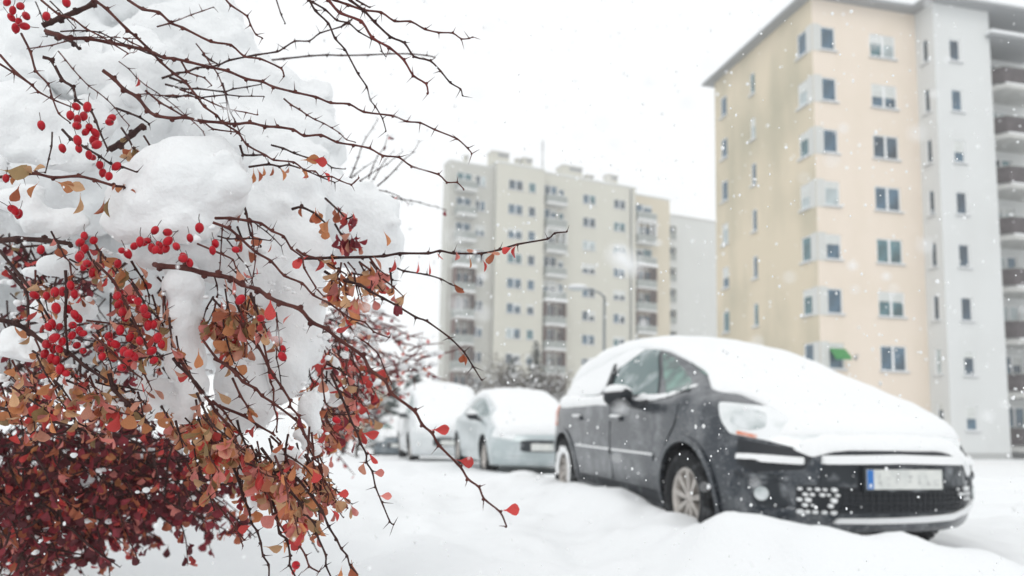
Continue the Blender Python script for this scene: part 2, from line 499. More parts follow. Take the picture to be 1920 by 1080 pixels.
# ---- far beige block
FB_Z = -1.0
fth = math.atan2(.421, .907)
P0 = at(930, 400, 85.0)
fb = empty('apartment_building', (P0.x, P0.y, FB_Z), fth)
tag(fb, 'distant eleven storey beige block of flats with chimneys and stacked balconies', 'building')
ZF = lambda z: z - FB_Z
fr = [27.60 - 2.95 * i for i in range(10)]
def block(x0, x1, y0, depth, top, cols, mt, nm='front_wall', left=True, right=True, mts=None):
    loc = (x0, y0, 0)
    holes = [(u - x0, u - x0 + w, ZF(z), ZF(z) + h) for z in fr for (u, w, h, n) in cols]
    facade(nm, fb, loc, 0, x1 - x0, 0, ZF(top), holes, mt)
    for z in fr:
        for (u, w, h, n) in cols:
            window(fb, loc, 0, u - x0, ZF(z), w, h, n)
    sd = MB(); T = ZF(top)
    if left: sd.quad((x0, y0, 0), (x0, y0, T), (x0, y0 + depth, T), (x0, y0 + depth, 0))
    if right: sd.quad((x1, y0, 0), (x1, y0 + depth, 0), (x1, y0 + depth, T), (x1, y0, T))
    sd.build('end_wall', mts or mt, fb)
    rf = MB(); rf.box(x0 - .06, x1 + .06, y0 - .06, y0 + depth, T, T + .22); rf.build('parapet', M['plaster_pale'], fb)
    rs = MB(); rs.box(x0 + .1, x1 - .1, y0 + .1, y0 + depth - .1, T + .223, T + .33); rs.build('roof_snow', M['snow'], fb)
block(-5.62, -.003, .75, 1.9, 30.0, [(-4.7, 1.9, 1.35, 2), (-2.35, 1.3, 1.3, 2)], M['plaster_beige2'], mts=M['plaster_beige2'])
block(0, 6.3, 0, 12, 30.55, [(1.55, 1.95, 1.25, 2), (4.2, 1.0, 1.25, 1)], M['plaster_beige'], mts=M['plaster_beige2'])
block(6.303, 20.1, .9, 11, 30.6, [(6.75, 1.8, 1.6, 2), (8.75, .8, 1.3, 1), (12.2, 1.9, 1.25, 2), (16.75, 1.8, 1.25, 2)], M['plaster_beige'])
block(20.103, 26.3, 2.0, 9, 30.2, [(20.55, 2.9, 1.5, 2)], M['plaster_sand'])
# balconies of the far block
def far_balcony(x0, x1, ywall, dep, z, closed, roofed):
    w = x1 - x0
    b = MB(); b.box(0, w, -dep, 0, -.2, 0)
    bo = b.build('balcony', M['slab'], fb, (x0, ywall - .003, ZF(z)))
    rmat = M['frame_brown'] if closed == 2 else M['rail_grey']
    r = MB(); r.box(.03, w - .03, -dep + .02, -dep + .08, .003, 1.0); r.box(.03, .08, -dep + .083, -.01, .003, 1.0); r.box(w - .08, w - .03, -dep + .083, -.01, .003, 1.0)
    r.build('railing', M['rail_grey'] if closed != 3 else M['frame_brown'], bo)
    if closed:
        f = MB()
        for k in range(4):
            xx = .03 + (w - .12) * k / 3
            f.box(xx, xx + .1, -dep + .03, -dep + .09, 1.003, 2.55)
        f.box(.03, w - .03, -dep + .03, -dep + .09, 2.553, 2.68); f.box(.03, .1, -dep + .1, -.02, 1.003, 2.68); f.box(w - .1, w - .03, -dep + .1, -.02, 1.003, 2.68)
        f.build('balcony_frame', M['frame_brown'] if closed >= 2 else M['frame_white'], bo)
    else:
        h = MB(); h.box(0.02, w - .02, -dep + .01, -dep + .09, 1.003, 1.06); h.build('handrail', M['frame_white'], bo)
    s = MB(); s.box(.0, w, -dep - .03, -dep + .01, .0, .14) if rnd.random() < .6 else s.box(0, w, -dep - .02, -dep + .015, -.02, .05)
    s.build('ledge_snow', M['snow'], bo)
    if roofed:
        s = MB(); s.box(-.08, w + .08, -dep - .15, 0, 2.69, 2.8); s.box(-.08, w + .08, -dep - .15, -.01, 2.803, 3.1, 1)
        s.build('balcony_roof', [M['slab'], M['snow']], bo)
for i, z in enumerate(fr):
    zf = z - .95
    far_balcony(-4.95, -2.55, .75, 1.25, zf, 2 if i in (4, 5, 6, 7, 8) else 0, i == 4)
    far_balcony(6.55, 9.35, .9, 1.25, zf, 2 if i in (5, 6, 7, 8) else (1 if i == 2 else 0), i in (5,))
    far_balcony(20.3, 23.3, 2.0, 1.3, zf, 2 if i in (3, 4, 5) else (1 if i == 1 else 0), i == 3)
# chimneys, vents and an aerial on the roof
def roof_box(x, y, w, d, z0, h, cap=True):
    b = MB(); b.box(x, x + w, y, y + d, ZF(z0), ZF(z0) + h)
    ob = b.build('chimney', M['plaster_beige'], fb)
    if cap:
        c = MB(); c.box(x + w * .35, x + w - .05, y - .06, y + d + .06, ZF(z0) + h * .7, ZF(z0) + h - .1); c.build('vent', M['roof_grey'], ob)
        c = MB(); c.box(x - .08, x + w + .08, y - .08, y + d + .08, ZF(z0) + h + .003, ZF(z0) + h + .15); c.build('cap', M['slab'], ob)
for a in ((-.2, 1, 2.2, 1.5, 30.7, 1.5), (3.0, 1, .5, .6, 30.7, 1.1), (3.9, 1, 1.2, 1, 30.7, 1.35), (9.9, 2, 2.8, 1.8, 30.8, 1.65), (13.4, 2, 1, .8, 30.8, .9), (16.5, 2, 1.5, 1, 30.8, 1.45), (-3.6, 1.2, .45, .5, 30.2, .9)): roof_box(*a)
a = MB(); a.tube([(7, 2, ZF(30.8)), (7, 2, ZF(35.2))], .06, 5); a.tube([(6.6, 2, ZF(34.6)), (7.4, 2, ZF(34.6))], .03, 4); a.tube([(6.7, 2, ZF(34.0)), (7.3, 2, ZF(34.0))], .03, 4)
a.build('aerial', M['metal_grey'], fb)
a = MB(); a.tube([(19.3, .78, 0), (19.3, .78, ZF(30.5))], .09, 6); a.build('drainpipe', M['metal_grey'], fb)

# ---- pale block behind it
pb_o = fb.matrix_basis @ Vector((26.36, 5.0, 0))
pb = empty('apartment_building', pb_o, fth)
tag(pb, 'pale grey block of flats with a single column of loggias between its two taller neighbours', 'building')
pf = [25.9 - 2.95 * i for i in range(9)]
hl = [(1.7, 3.3, ZF(z), ZF(z) + 1.9) for z in pf]
facade('front_wall', pb, (0, 0, 0), 0, 14, 0, ZF(29.2), hl, M['plaster_pale'], .9)
for z in pf:
    window(pb, (0, .6, 0), 0, 1.7, ZF(z) + .55, 1.6, 1.3, 2, sill=False)
    r = MB(); r.box(1.7, 3.3, .02, .08, ZF(z) - .0, ZF(z) + .85); r.build('railing', M['rail_grey'], pb)
    r = MB(); r.box(1.6, 3.4, -.12, -.003, ZF(z) - .2, ZF(z) - .05); r.build('ledge', M['slab'], pb)
r = MB(); r.quad((0, 0, 0), (0, 0, ZF(29.2)), (0, 9, ZF(29.2)), (0, 9, 0)); r.build('end_wall', M['plaster_pale'], pb)
r = MB(); r.box(-.1, 14, -.1, 9, ZF(29.203), ZF(29.45)); r.build('parapet', M['slab'], pb)
r = MB(); r.box(5, 6.2, 2, 3, ZF(29.453), ZF(30.2)); r.build('chimney', M['plaster_pale'], pb)

# ---- low sand coloured house far left behind the bush
hp = at(690, 815, 62.0)
hb = empty('house', (hp.x - 4.0, 62.0, -.9), .15)
tag(hb, 'low sand coloured house half hidden behind the bare shrubs at the end of the lane', 'house')
hw = 6.0
hh = [(1.0, 2.2, 1.2, 2.5), (3.6, 4.8, 1.2, 2.5)]
facade('front_wall', hb, (0, 0, 0), 0, hw, 0, 3.9, hh, M['plaster_sand'])
for (a_, b_, c_, d_) in hh: window(hb, (0, 0, 0), 0, a_, c_, b_ - a_, d_ - c_, 2)
r = MB(); r.quad((hw, 0, 0), (hw, 7, 0), (hw, 7, 3.9), (hw, 0, 3.9)); r.quad((0, 0, 0), (0, 0, 3.9), (0, 7, 3.9), (0, 7, 0)); r.build('end_wall', M['plaster_sand'], hb)
r = MB(); r.prism([(-.4, -.4), (hw + .4, -.4), (hw + .4, 7.4), (-.4, 7.4)], 3.9, 4.05); r.build('roof', M['roof_grey'], hb)
r = MB(); r.prism([(-.35, -.35), (hw + .35, -.35), (hw + .35, 7.3), (-.35, 7.3)], 4.053, 4.4); r.build('roof_snow', M['snow'], hb)

# ---- street lamp in front of the far block
lp = at(1133, 600, 37.0)
lx, ly, lz = lp.x, 37.0, gz(lp.x, 37.0)
sl_ = empty('street_lamp', (lx, ly, lz))
tag(sl_, 'grey street lamp with one curved arm in front of the beige block', 'street lamp')
ht = at(1133, 557, 37.0).z - lz
b = MB(); b.tube([(0, 0, -.2), (0, 0, .9)], .13, 10); b.tube([(0, 0, .9), (0, 0, ht)], [.095, .07], 10); b.build('pole', M['metal_grey'], sl_)
b = MB(); b.tube([(0, 0, ht), (-.25, 0, ht + .22), (-.9, 0, ht + .38)], [.06, .05, .045], 8); b.build('arm', M['metal_grey'], sl_)
b = MB(); b.ico((-1.35, 0, ht + .42), .55, 2, 0, (1, .42, .2)); h_ = b.build('lamp_head', M['sill'], sl_)
b = MB(); b.ico((-1.35, 0, ht + .36), .42, 2, 0, (1, .4, .18)); b.build('lens', M['glass_pale'], h_)
b = MB(); b.ico((-1.35, 0, ht + .52), .5, 2, 0, (1, .4, .22)); b.build('snow_cap', M['snow'], h_)
# ------------------------------------------------------------------ cars
def paint(name, col, frost, metal=.55, rough=.32):
    """car paint with a thin dusting of blown snow on it"""
    mt = bpy.data.materials.new(name); mt.use_nodes = True
    t = mt.node_tree; n = t.nodes; b = n['Principled BSDF']
    b.inputs['Metallic'].default_value = metal; b.inputs['Roughness'].default_value = rough
    b.inputs['Coat Weight'].default_value = .6; b.inputs['Coat Roughness'].default_value = .12
    tc = n.new('ShaderNodeTexCoord')
    n1 = n.new('ShaderNodeTexNoise'); n1.inputs['Scale'].default_value = 3.2; n1.inputs['Detail'].default_value = 7; n1.inputs['Roughness'].default_value = .62
    n2 = n.new('ShaderNodeTexNoise'); n2.inputs['Scale'].default_value = 55; n2.inputs['Detail'].default_value = 3
    t.links.new(tc.outputs['Object'], n1.inputs['Vector']); t.links.new(tc.outputs['Object'], n2.inputs['Vector'])
    a = n.new('ShaderNodeMapRange'); a.inputs['From Min'].default_value = .46; a.inputs['From Max'].default_value = .74; a.inputs['To Max'].default_value = frost
    t.links.new(n1.outputs['Fac'], a.inputs['Value'])
    c = n.new('ShaderNodeMapRange'); c.inputs['From Min'].default_value = .60; c.inputs['From Max'].default_value = .70; c.inputs['To Max'].default_value = .28
    t.links.new(n2.outputs['Fac'], c.inputs['Value'])
    ad = n.new('ShaderNodeMath'); ad.operation = 'ADD'; ad.use_clamp = True
    t.links.new(a.outputs['Result'], ad.inputs[0]); t.links.new(c.outputs['Result'], ad.inputs[1])
    mx = n.new('ShaderNodeMix'); mx.data_type = 'RGBA'
    mx.inputs[6].default_value = (*col, 1); mx.inputs[7].default_value = (.80, .82, .84, 1)
    t.links.new(ad.outputs[0], mx.inputs[0]); t.links.new(mx.outputs[2], b.inputs['Base Color'])
    iv = n.new('ShaderNodeMath'); iv.operation = 'MULTIPLY_ADD'; iv.inputs[1].default_value = -metal; iv.inputs[2].default_value = metal
    t.links.new(ad.outputs[0], iv.inputs[0]); t.links.new(iv.outputs[0], b.inputs['Metallic'])
    rr = n.new('ShaderNodeMath'); rr.operation = 'MULTIPLY_ADD'; rr.inputs[1].default_value = .5; rr.inputs[2].default_value = rough
    t.links.new(ad.outputs[0], rr.inputs[0]); t.links.new(rr.outputs[0], b.inputs['Roughness'])
    return mt

M['paint_dark'] = paint('paint_dark', (0.020, 0.028, 0.039), .30)
M['paint_silver'] = paint('paint_silver', (0.44, 0.50, 0.51), .8, .35)
M['paint_white'] = paint('paint_white', (0.60, 0.63, 0.64), .8, .1)
M['paint_steel'] = paint('paint_steel', (0.10, 0.13, 0.15), .5, .4)
M['plastic_black'] = mat('plastic_black', (0.014, 0.017, 0.022), 0.5, .4)
M['plastic_dusty'] = mat('plastic_dusty', (0.022, 0.027, 0.033), 0.55, .4, col2=(.30, .32, .34), vscale=9, ramp=(.52, .85))
M['arch'] = mat('arch', (0.010, 0.011, 0.013), 0.9, .1, col2=(.07, .07, .075), vscale=12, ramp=(.5, .8))
M['tyre'] = mat('tyre', (0.017, 0.018, 0.020), 0.85, .25, col2=(.12, .125, .13), vscale=14, ramp=(.52, .8), bump=.4, bscale=60)
M['alloy'] = mat('alloy', (0.52, 0.49, 0.46), 0.4, .5, metal=.65, var=.2, vscale=14)
M['chrome'] = mat('chrome', (0.80, 0.82, 0.83), 0.18, .5, metal=.9)
M['lamp'] = mat('lamp', (0.62, 0.66, 0.66), 0.2, .6, coat=.5, col2=(.82, .84, .85), vscale=5, ramp=(.3, .55))
M['lamp_bowl'] = mat('lamp_bowl', (0.42, 0.47, 0.47), 0.15, .6, metal=.3, col2=(.72, .75, .76), vscale=7, ramp=(.38, .6))
M['amber'] = mat('amber', (0.70, 0.22, 0.12), 0.35, col2=(.75, .62, .58), vscale=14, ramp=(.45, .65))
M['car_glass'] = mat('car_glass', (0.035, 0.075, 0.070), 0.06, 0.6, coat=.3, col2=(.12, .27, .22), vscale=5, ramp=(.42, .62))
M['car_glass_frost'] = mat('car_glass_frost', (0.07, 0.13, 0.13), 0.15, 0.6, col2=(.55, .60, .61), vscale=6, ramp=(.48, .80))
M['plate'] = mat('plate', (0.72, 0.73, 0.70), 0.45, col2=(.60, .62, .60), vscale=14)
M['plate_blue'] = mat('plate_blue', (0.02, 0.16, 0.50), 0.45)
M['plate_print'] = mat('plate_print', (0.46, 0.47, 0.46), 0.6, col2=(.66, .67, .65), vscale=18)

def smooth_tab(tab, xs, sig):
    x = np.array([p[0] for p in tab]); y = np.array([p[1] for p in tab])
    k = np.linspace(-2.5, 2.5, 21); w = np.exp(-k * k / 2); w /= w.sum()
    return sum(wi * np.interp(xs + ki * sig, x, y) for wi, ki in zip(w, k))

def catmull(P, sub):
    P = [np.array(p, float) for p in P]
    P = [2 * P[0] - P[1]] + P + [2 * P[-1] - P[-2]]
    out = []
    for i in range(1, len(P) - 2):
        for s in range(sub):
            t = s / sub
            out.append(.5 * (2 * P[i] + (P[i + 1] - P[i - 1]) * t + (2 * P[i - 1] - 5 * P[i] + 4 * P[i + 1] - P[i + 2]) * t * t
                             + (-P[i - 1] + 3 * P[i] - 3 * P[i + 1] + P[i + 2]) * t ** 3))
    out.append(P[-2])
    return np.array(out)

class CarShape:
    """a lofted car body: x forward from the front axle, y to the car's left, z up"""
    def __init__(s, top, W, bottom, belt, cab, roofw, fbend, rbend, x1, x0, sub=4, ns=74):
        s.W = W; s.fb = fbend; s.rb = rbend; s.x0, s.x1 = x0, x1
        u = np.linspace(0, 1, ns)
        xs = x0 + (x1 - x0) * (u - .105 * np.sin(2 * PI * u) / 1.0 * .9 if True else u)
        xs = np.clip(xs, x0, x1); s.xs = xs
        zt = smooth_tab(top, xs, .045); zb = smooth_tab(bottom, xs, .02); wd = smooth_tab([(x0, .93), (x0 + .35, .985), (x0 + .9, 1), (-.2, 1), (x1 - .35, .985), (x1, .95)], xs, .1)
        c = sstep(cab[0], cab[1], -xs) if False else 1 - sstep(cab[1], cab[0], xs)
        bl = smooth_tab(belt, xs, .06)
        s.sec = []
        for i, x in enumerate(xs):
            w = W * wd[i]; t, b = zt[i], zb[i]
            drop = min(.15, .3 * (t - b))
            zsh = (1 - c[i]) * (t - drop) + c[i] * min(bl[i], t - drop)
            h = zsh - b
            wr = roofw
            P = [(0, b), (.86 * w, b), (.95 * w, b + .09 * h), (.985 * w, b + .33 * h), (1.0 * w, b + .56 * h), (.99 * w, b + .82 * h), ((.955 + .012 * c[i]) * w, zsh)]
            hood = [(.885 * w, t - .45 * drop), (.74 * w, t - .2 * drop), (.42 * w, t - .05 * drop)]
            g = t - zsh
            cabp = [(.955 * w * .46 + wr * .54 + .015, zsh + g * .5), (wr, zsh + g * .86), (wr * .62, t - .022 * min(1, g / .4))]
            for k in range(3): P.append(tuple((1 - c[i]) * hood[k][j] + c[i] * cabp[k][j] for j in (0, 1)))
            P.append((0, t))
            s.sec.append(catmull(P, sub))
        s.K = len(s.sec[0])
    def bend(s, x, y):
        f = s.fb * float(sstep(.0, s.x1, x)); r = s.rb * float(1 - sstep(s.x0, s.x0 + 1.0, x))
        q = (abs(y) / s.W) ** 2.6
        return x - f * q + r * q
    def pt(s, i, k, side):
        y, z = s.sec[i][k]
        return (s.bend(s.xs[i], y), side * y, z)
    def mesh(s):
        v, f = [], []
        n, K = len(s.xs), s.K
        for sd in (-1, 1):
            b = len(v)
            for i in range(n):
                for k in range(K): v.append(s.pt(i, k, sd))
            for i in range(n - 1):
                for k in range(K - 1):
                    q = (b + i * K + k, b + i * K + k + 1, b + (i + 1) * K + k + 1, b + (i + 1) * K + k)
                    f.append(q if sd == 1 else q[::-1])
        mcol = 22
        for i in (0, n - 1):
            b = len(v)
            for k in range(K):
                y, z = s.sec[i][k]
                for j in range(mcol + 1):
                    yy = -y + 2 * y * j / mcol
                    v.append((s.bend(s.xs[i], yy), yy, z))
            for k in range(K - 1):
                for j in range(mcol):
                    q = (b + k * (mcol + 1) + j, b + k * (mcol + 1) + j + 1, b + (k + 1) * (mcol + 1) + j + 1, b + (k + 1) * (mcol + 1) + j)
                    f.append(q if i else q[::-1])
        bm = bmesh.new()
        bv = [bm.verts.new(p) for p in v]
        for q in f:
            try: bm.faces.new([bv[a] for a in q])
            except ValueError: pass
        bmesh.ops.remove_doubles(bm, verts=bm.verts, dist=1e-4)
        bmesh.ops.dissolve_degenerate(bm, edges=bm.edges, dist=1e-5)
        bmesh.ops.recalc_face_normals(bm, faces=bm.faces)
        bm.faces.ensure_lookup_table()
        tf = max(bm.faces, key=lambda q: q.calc_center_median().z)
        if tf.normal.z < 0: bmesh.ops.reverse_faces(bm, faces=bm.faces)
        me = bpy.data.meshes.new('body'); bm.to_mesh(me); bm.free()
        me.polygons.foreach_set('use_smooth', [True] * len(me.polygons))
        s.bvh = BVHTree.FromPolygons([vv.co.copy() for vv in me.vertices], [tuple(p.vertices) for p in me.polygons])
        return me

def inside(poly, x, y):
    r = False; n = len(poly)
    for i in range(n):
        x0, y0 = poly[i]; x1, y1 = poly[(i + 1) % n]
        if (y0 > y) != (y1 > y) and x < (x1 - x0) * (y - y0) / (y1 - y0) + x0: r = not r
    return r

def seg_dist(poly, x, y):
    d = 1e9; n = len(poly)
    for i in range(n):
        x0, y0 = poly[i]; x1, y1 = poly[(i + 1) % n]
        dx, dy = x1 - x0, y1 - y0
        t = max(0, min(1, ((x - x0) * dx + (y - y0) * dy) / (dx * dx + dy * dy + 1e-12)))
        d = min(d, math.hypot(x - x0 - t * dx, y - y0 - t * dy))
    return d

def round_poly(poly, r=.25, sub=4):
    """cut and round the corners of a polygon"""
    out = []; n = len(poly)
    for i in range(n):
        p0, p1, p2 = (Vector(poly[(i + k - 1) % n]) for k in range(3))
        a = p1 + (p0 - p1) * r; b = p1 + (p2 - p1) * r
        for k in range(sub + 1):
            t = k / sub
            out.append(tuple((1 - t) ** 2 * a + 2 * t * (1 - t) * p1 + t * t * b))
    return out

def patch(shape, poly, view, off, res=.05, thick=None, depth=.02, rnd_corner=0):
    """a panel following the body: poly in the plane seen along `view` ('side', 'far', 'front', 'top' or an angle), raised by off
       thick(dist to edge, point): extra height (snow)"""
    if rnd_corner: poly = round_poly(poly, rnd_corner)
    if view == 'side': U, V, D = Vector((1, 0, 0)), Vector((0, 0, 1)), Vector((0, 1, 0))
    elif view == 'far': U, V, D = Vector((1, 0, 0)), Vector((0, 0, 1)), Vector((0, -1, 0))
    elif view == 'front': U, V, D = Vector((0, 1, 0)), Vector((0, 0, 1)), Vector((-1, 0, 0))
    elif view == 'top': U, V, D = Vector((1, 0, 0)), Vector((0, 1, 0)), Vector((0, 0, -1))
    else:
        a = math.radians(view)       # 0 = front, -90 = near side
        D = Vector((-math.cos(a), -math.sin(a), 0)); V = Vector((0, 0, 1)); U = Vector((-math.sin(a), math.cos(a), 0))
    bd = []
    n = len(poly)
    for i in range(n):
        a, b = Vector(poly[i]), Vector(poly[(i + 1) % n])
        m_ = max(1, int((b - a).length / res))
        for k in range(m_): bd.append(a + (b - a) * k / m_)
    nb = len(bd)
    xs = [p[0] for p in bd]; ys = [p[1] for p in bd]
    pts = list(bd)
    gx_ = np.arange(min(xs), max(xs), res); gy_ = np.arange(min(ys), max(ys), res)
    for x in gx_:
        for y in gy_:
            if inside(poly, x, y) and seg_dist(poly, x, y) > res * .45: pts.append(Vector((x, y)))
    r = delaunay_2d_cdt([Vector(p) for p in pts], [(i, (i + 1) % nb) for i in range(nb)], [], 1, 1e-6)
    vs2, fs = r[0], [tuple(f) for f in r[2]]
    out = []
    for p in vs2:
        o = U * p[0] + V * p[1] - D * 6
        hit, nrm, _, _ = shape.bvh.ray_cast(o, D)
        if hit is None:
            hit, nrm, _, _ = shape.bvh.find_nearest(U * p[0] + V * p[1] + (Vector((.8, 0, 0)) if view in ('front',) else Vector((0, -.9, 0)) if view == 'side' else Vector((0, 0, 1))))
        if nrm.dot(D) > 0: nrm = -nrm
        h = off
        if thick: h += thick(seg_dist(poly, p[0], p[1]), hit)
        out.append(hit + nrm * h)
    # boundary edges -> skirt into the body
    cnt = {}
    for f in fs:
        for i in range(len(f)):
            e = (f[i], f[(i + 1) % len(f)])
            cnt[tuple(sorted(e))] = cnt.get(tuple(sorted(e)), []) + [e]
    mb = MB()
    # orientation
    if fs:
        a, b, c = (out[i] for i in fs[0][:3])
        if (b - a).cross(c - a).dot(D) > 0: fs = [f[::-1] for f in fs]; cnt = {k: [e[::-1] for e in v] for k, v in cnt.items()}
    mb.add(out, fs, 0, True)
    for k, e in cnt.items():
        if len(e) == 1:
            i, j = e[0]
            mb.add([out[i], out[j], out[j] + D * depth, out[i] + D * depth], [(1, 0, 3, 2)], 0, False)
    return mb

def mirror_mb(mb):
    r = MB(); r.v = [(p[0], -p[1], p[2]) for p in mb.v]; r.f = [f[::-1] for f in mb.f]; r.m = list(mb.m); r.s = list(mb.s)
    return r

def body_with_arches(shape, axles, rad, mats, parent, inner=.60):
    me = shape.mesh()
    for mt in mats: me.materials.append(mt)
    bo = link('body', me, parent)
    bm = bmesh.new()
    for (ax, az) in axles:
        for sd in (-1, 1):
            mtx = Matrix.Translation((ax, sd * (inner + .35), az)) @ Matrix.Rotation(PI / 2, 4, 'X')
            bmesh.ops.create_cone(bm, cap_ends=True, segments=40, radius1=rad, radius2=rad, depth=.7, matrix=mtx)
    bmesh.ops.recalc_face_normals(bm, faces=bm.faces)
    cm = bpy.data.meshes.new('cutter'); bm.to_mesh(cm); bm.free()
    co = bpy.data.objects.new('cutter', cm); COL.objects.link(co)
    md = bo.modifiers.new('arches', 'BOOLEAN'); md.operation = 'DIFFERENCE'; md.object = co; md.solver = 'EXACT'
    par = bo.parent; bo.parent = None; bo.matrix_basis = Matrix.Identity(4)
    bpy.context.view_layer.update()
    def vol(me_):
        b_ = bmesh.new(); b_.from_mesh(me_); v_ = b_.calc_volume(signed=True); b_.free(); return v_
    v0 = vol(me)
    for att in range(14):                      # the exact solver now and then returns the union instead
        if att > 9: md.solver = 'FAST'
        bo.update_tag(); co.update_tag()
        bpy.context.view_layer.update()
        dg = bpy.context.evaluated_depsgraph_get()
        nm = bpy.data.meshes.new_from_object(bo.evaluated_get(dg))
        if .7 * v0 < vol(nm) < v0 - .05: break
    bo.modifiers.clear(); bo.data = nm; bo.parent = par
    bpy.data.objects.remove(co); bpy.data.meshes.remove(cm)
    for p in nm.polygons:
        c = p.center
        for (ax, az) in axles:
            d = math.hypot(c.x - ax, c.z - az)
            if d < rad + .004 and (abs(p.normal.y) > .95 and abs(c.y) < inner + .01 or p.normal.dot(Vector((ax - c.x, 0, az - c.z))) > .6 * d and abs(p.normal.y) < .3 and d > rad - .02):
                p.material_index = 1; p.use_smooth = False
    return bo

def wheel_parts(parent, x, y, z, rad, side, nsp=9, rim_m='alloy', snowy=False, width=.215):
    w = empty('wheel', (x, y, z), 0 if side < 0 else PI, parent)
    # outward = local -y
    hw = width / 2; rr = rad * .655
    t = MB()
    prof = [(rr, -hw * .80), (rr + .012, -hw * .95), (rad * .82, -hw * 1.04), (rad * .95, -hw * .96), (rad, -hw * .78), (rad, -hw * .42), (rad - .012, -hw * .40), (rad - .012, -hw * .30), (rad, -hw * .28),
            (rad, hw * .28), (rad - .012, hw * .30), (rad - .012, hw * .40), (rad, hw * .42), (rad, hw * .78), (rad * .95, hw * .96), (rr, hw)]
    t.lathe(prof, 48, 'y')
    for k in range(36):                       # tread blocks on both shoulders
        a = 2 * PI * k / 36
        for yy in (-hw * .62, hw * .62):
            c, s = math.cos(a), math.sin(a)
            pts = []
            for dr in (rad - .004, rad + .008):
                for dy in (-.03, .03):
                    for da in (-.055, .055):
                        pts.append((dr * math.cos(a + da), yy + dy, dr * math.sin(a + da)))
            t.add(pts, [(0, 1, 3, 2), (4, 6, 7, 5), (0, 4, 5, 1), (2, 3, 7, 6), (0, 2, 6, 4), (1, 5, 7, 3)])
    to = t.build('tyre', M['tyre'], w); fix_normals(to.data)
    r = MB()
    r.lathe([(rr + .004, -hw * .78), (rr - .012, -hw * .86), (rr - .022, -hw * .72), (rr - .035, -hw * .2), (rr - .04, hw * .9)], 40, 'y')
    r.lathe([(.0, -hw * .66), (.035, -hw * .66), (.05, -hw * .55), (.055, -hw * .2)], 20, 'y')
    for k in range(nsp):
        a = 2 * PI * k / nsp + PI / 2
        ca, sa = math.cos(a), math.sin(a)
        def P(rad_, tang, yy): return (rad_ * ca - tang * sa, yy, rad_ * sa + tang * ca)
        y0, y1 = -hw * .62, -hw * .74
        r.add([P(.04, -.014, y0), P(.04, .014, y0), P(rr - .015, .020, y1), P(rr - .015, -.020, y1),
               P(.04, -.020, y0 + .035), P(.04, .020, y0 + .035), P(rr - .015, .026, y1 + .04), P(rr - .015, -.026, y1 + .04)],
              [(0, 1, 2, 3), (0, 4, 5, 1), (1, 5, 6, 2), (3, 2, 6, 7), (0, 3, 7, 4)])
    ro = r.build('rim', M[rim_m], w); fix_normals(ro.data)
    d = MB(); d.lathe([(0, -hw * .1), (rr - .04, -hw * .1)], 32, 'y'); do = d.build('brake_disc', M['arch'], w); fix_normals(do.data)
    if snowy:
        s = MB()
        rs = random.Random(int(x * 100))
        n = 26; vs = []; fs = []
        for j in range(n + 1):
            a = PI * (-.15 + 1.25 * j / n)
            wv = .75 + .25 * math.sin(j * 1.7)
            for q, (dr, dy) in enumerate(((0, -.02), (.012, -.05), (.035 * wv + .01, -.055), (.05 * wv + .02, -.02))):
                rad_ = rr * .80 + dr * 1.6
                vs.append((rad_ * math.cos(a), -hw * .80 + dy * .6, rad_ * math.sin(a)))
        for j in range(n):
            for q in range(3): fs.append((j * 4 + q, j * 4 + q + 1, (j + 1) * 4 + q + 1, (j + 1) * 4 + q))
        s.add(vs, fs, 0, True)
        s.build('snow_rim', M['snow_car'], w)
    return w

def snow_noise(p, sc, amp):
    return amp * mnoise.noise(Vector(p) * sc)

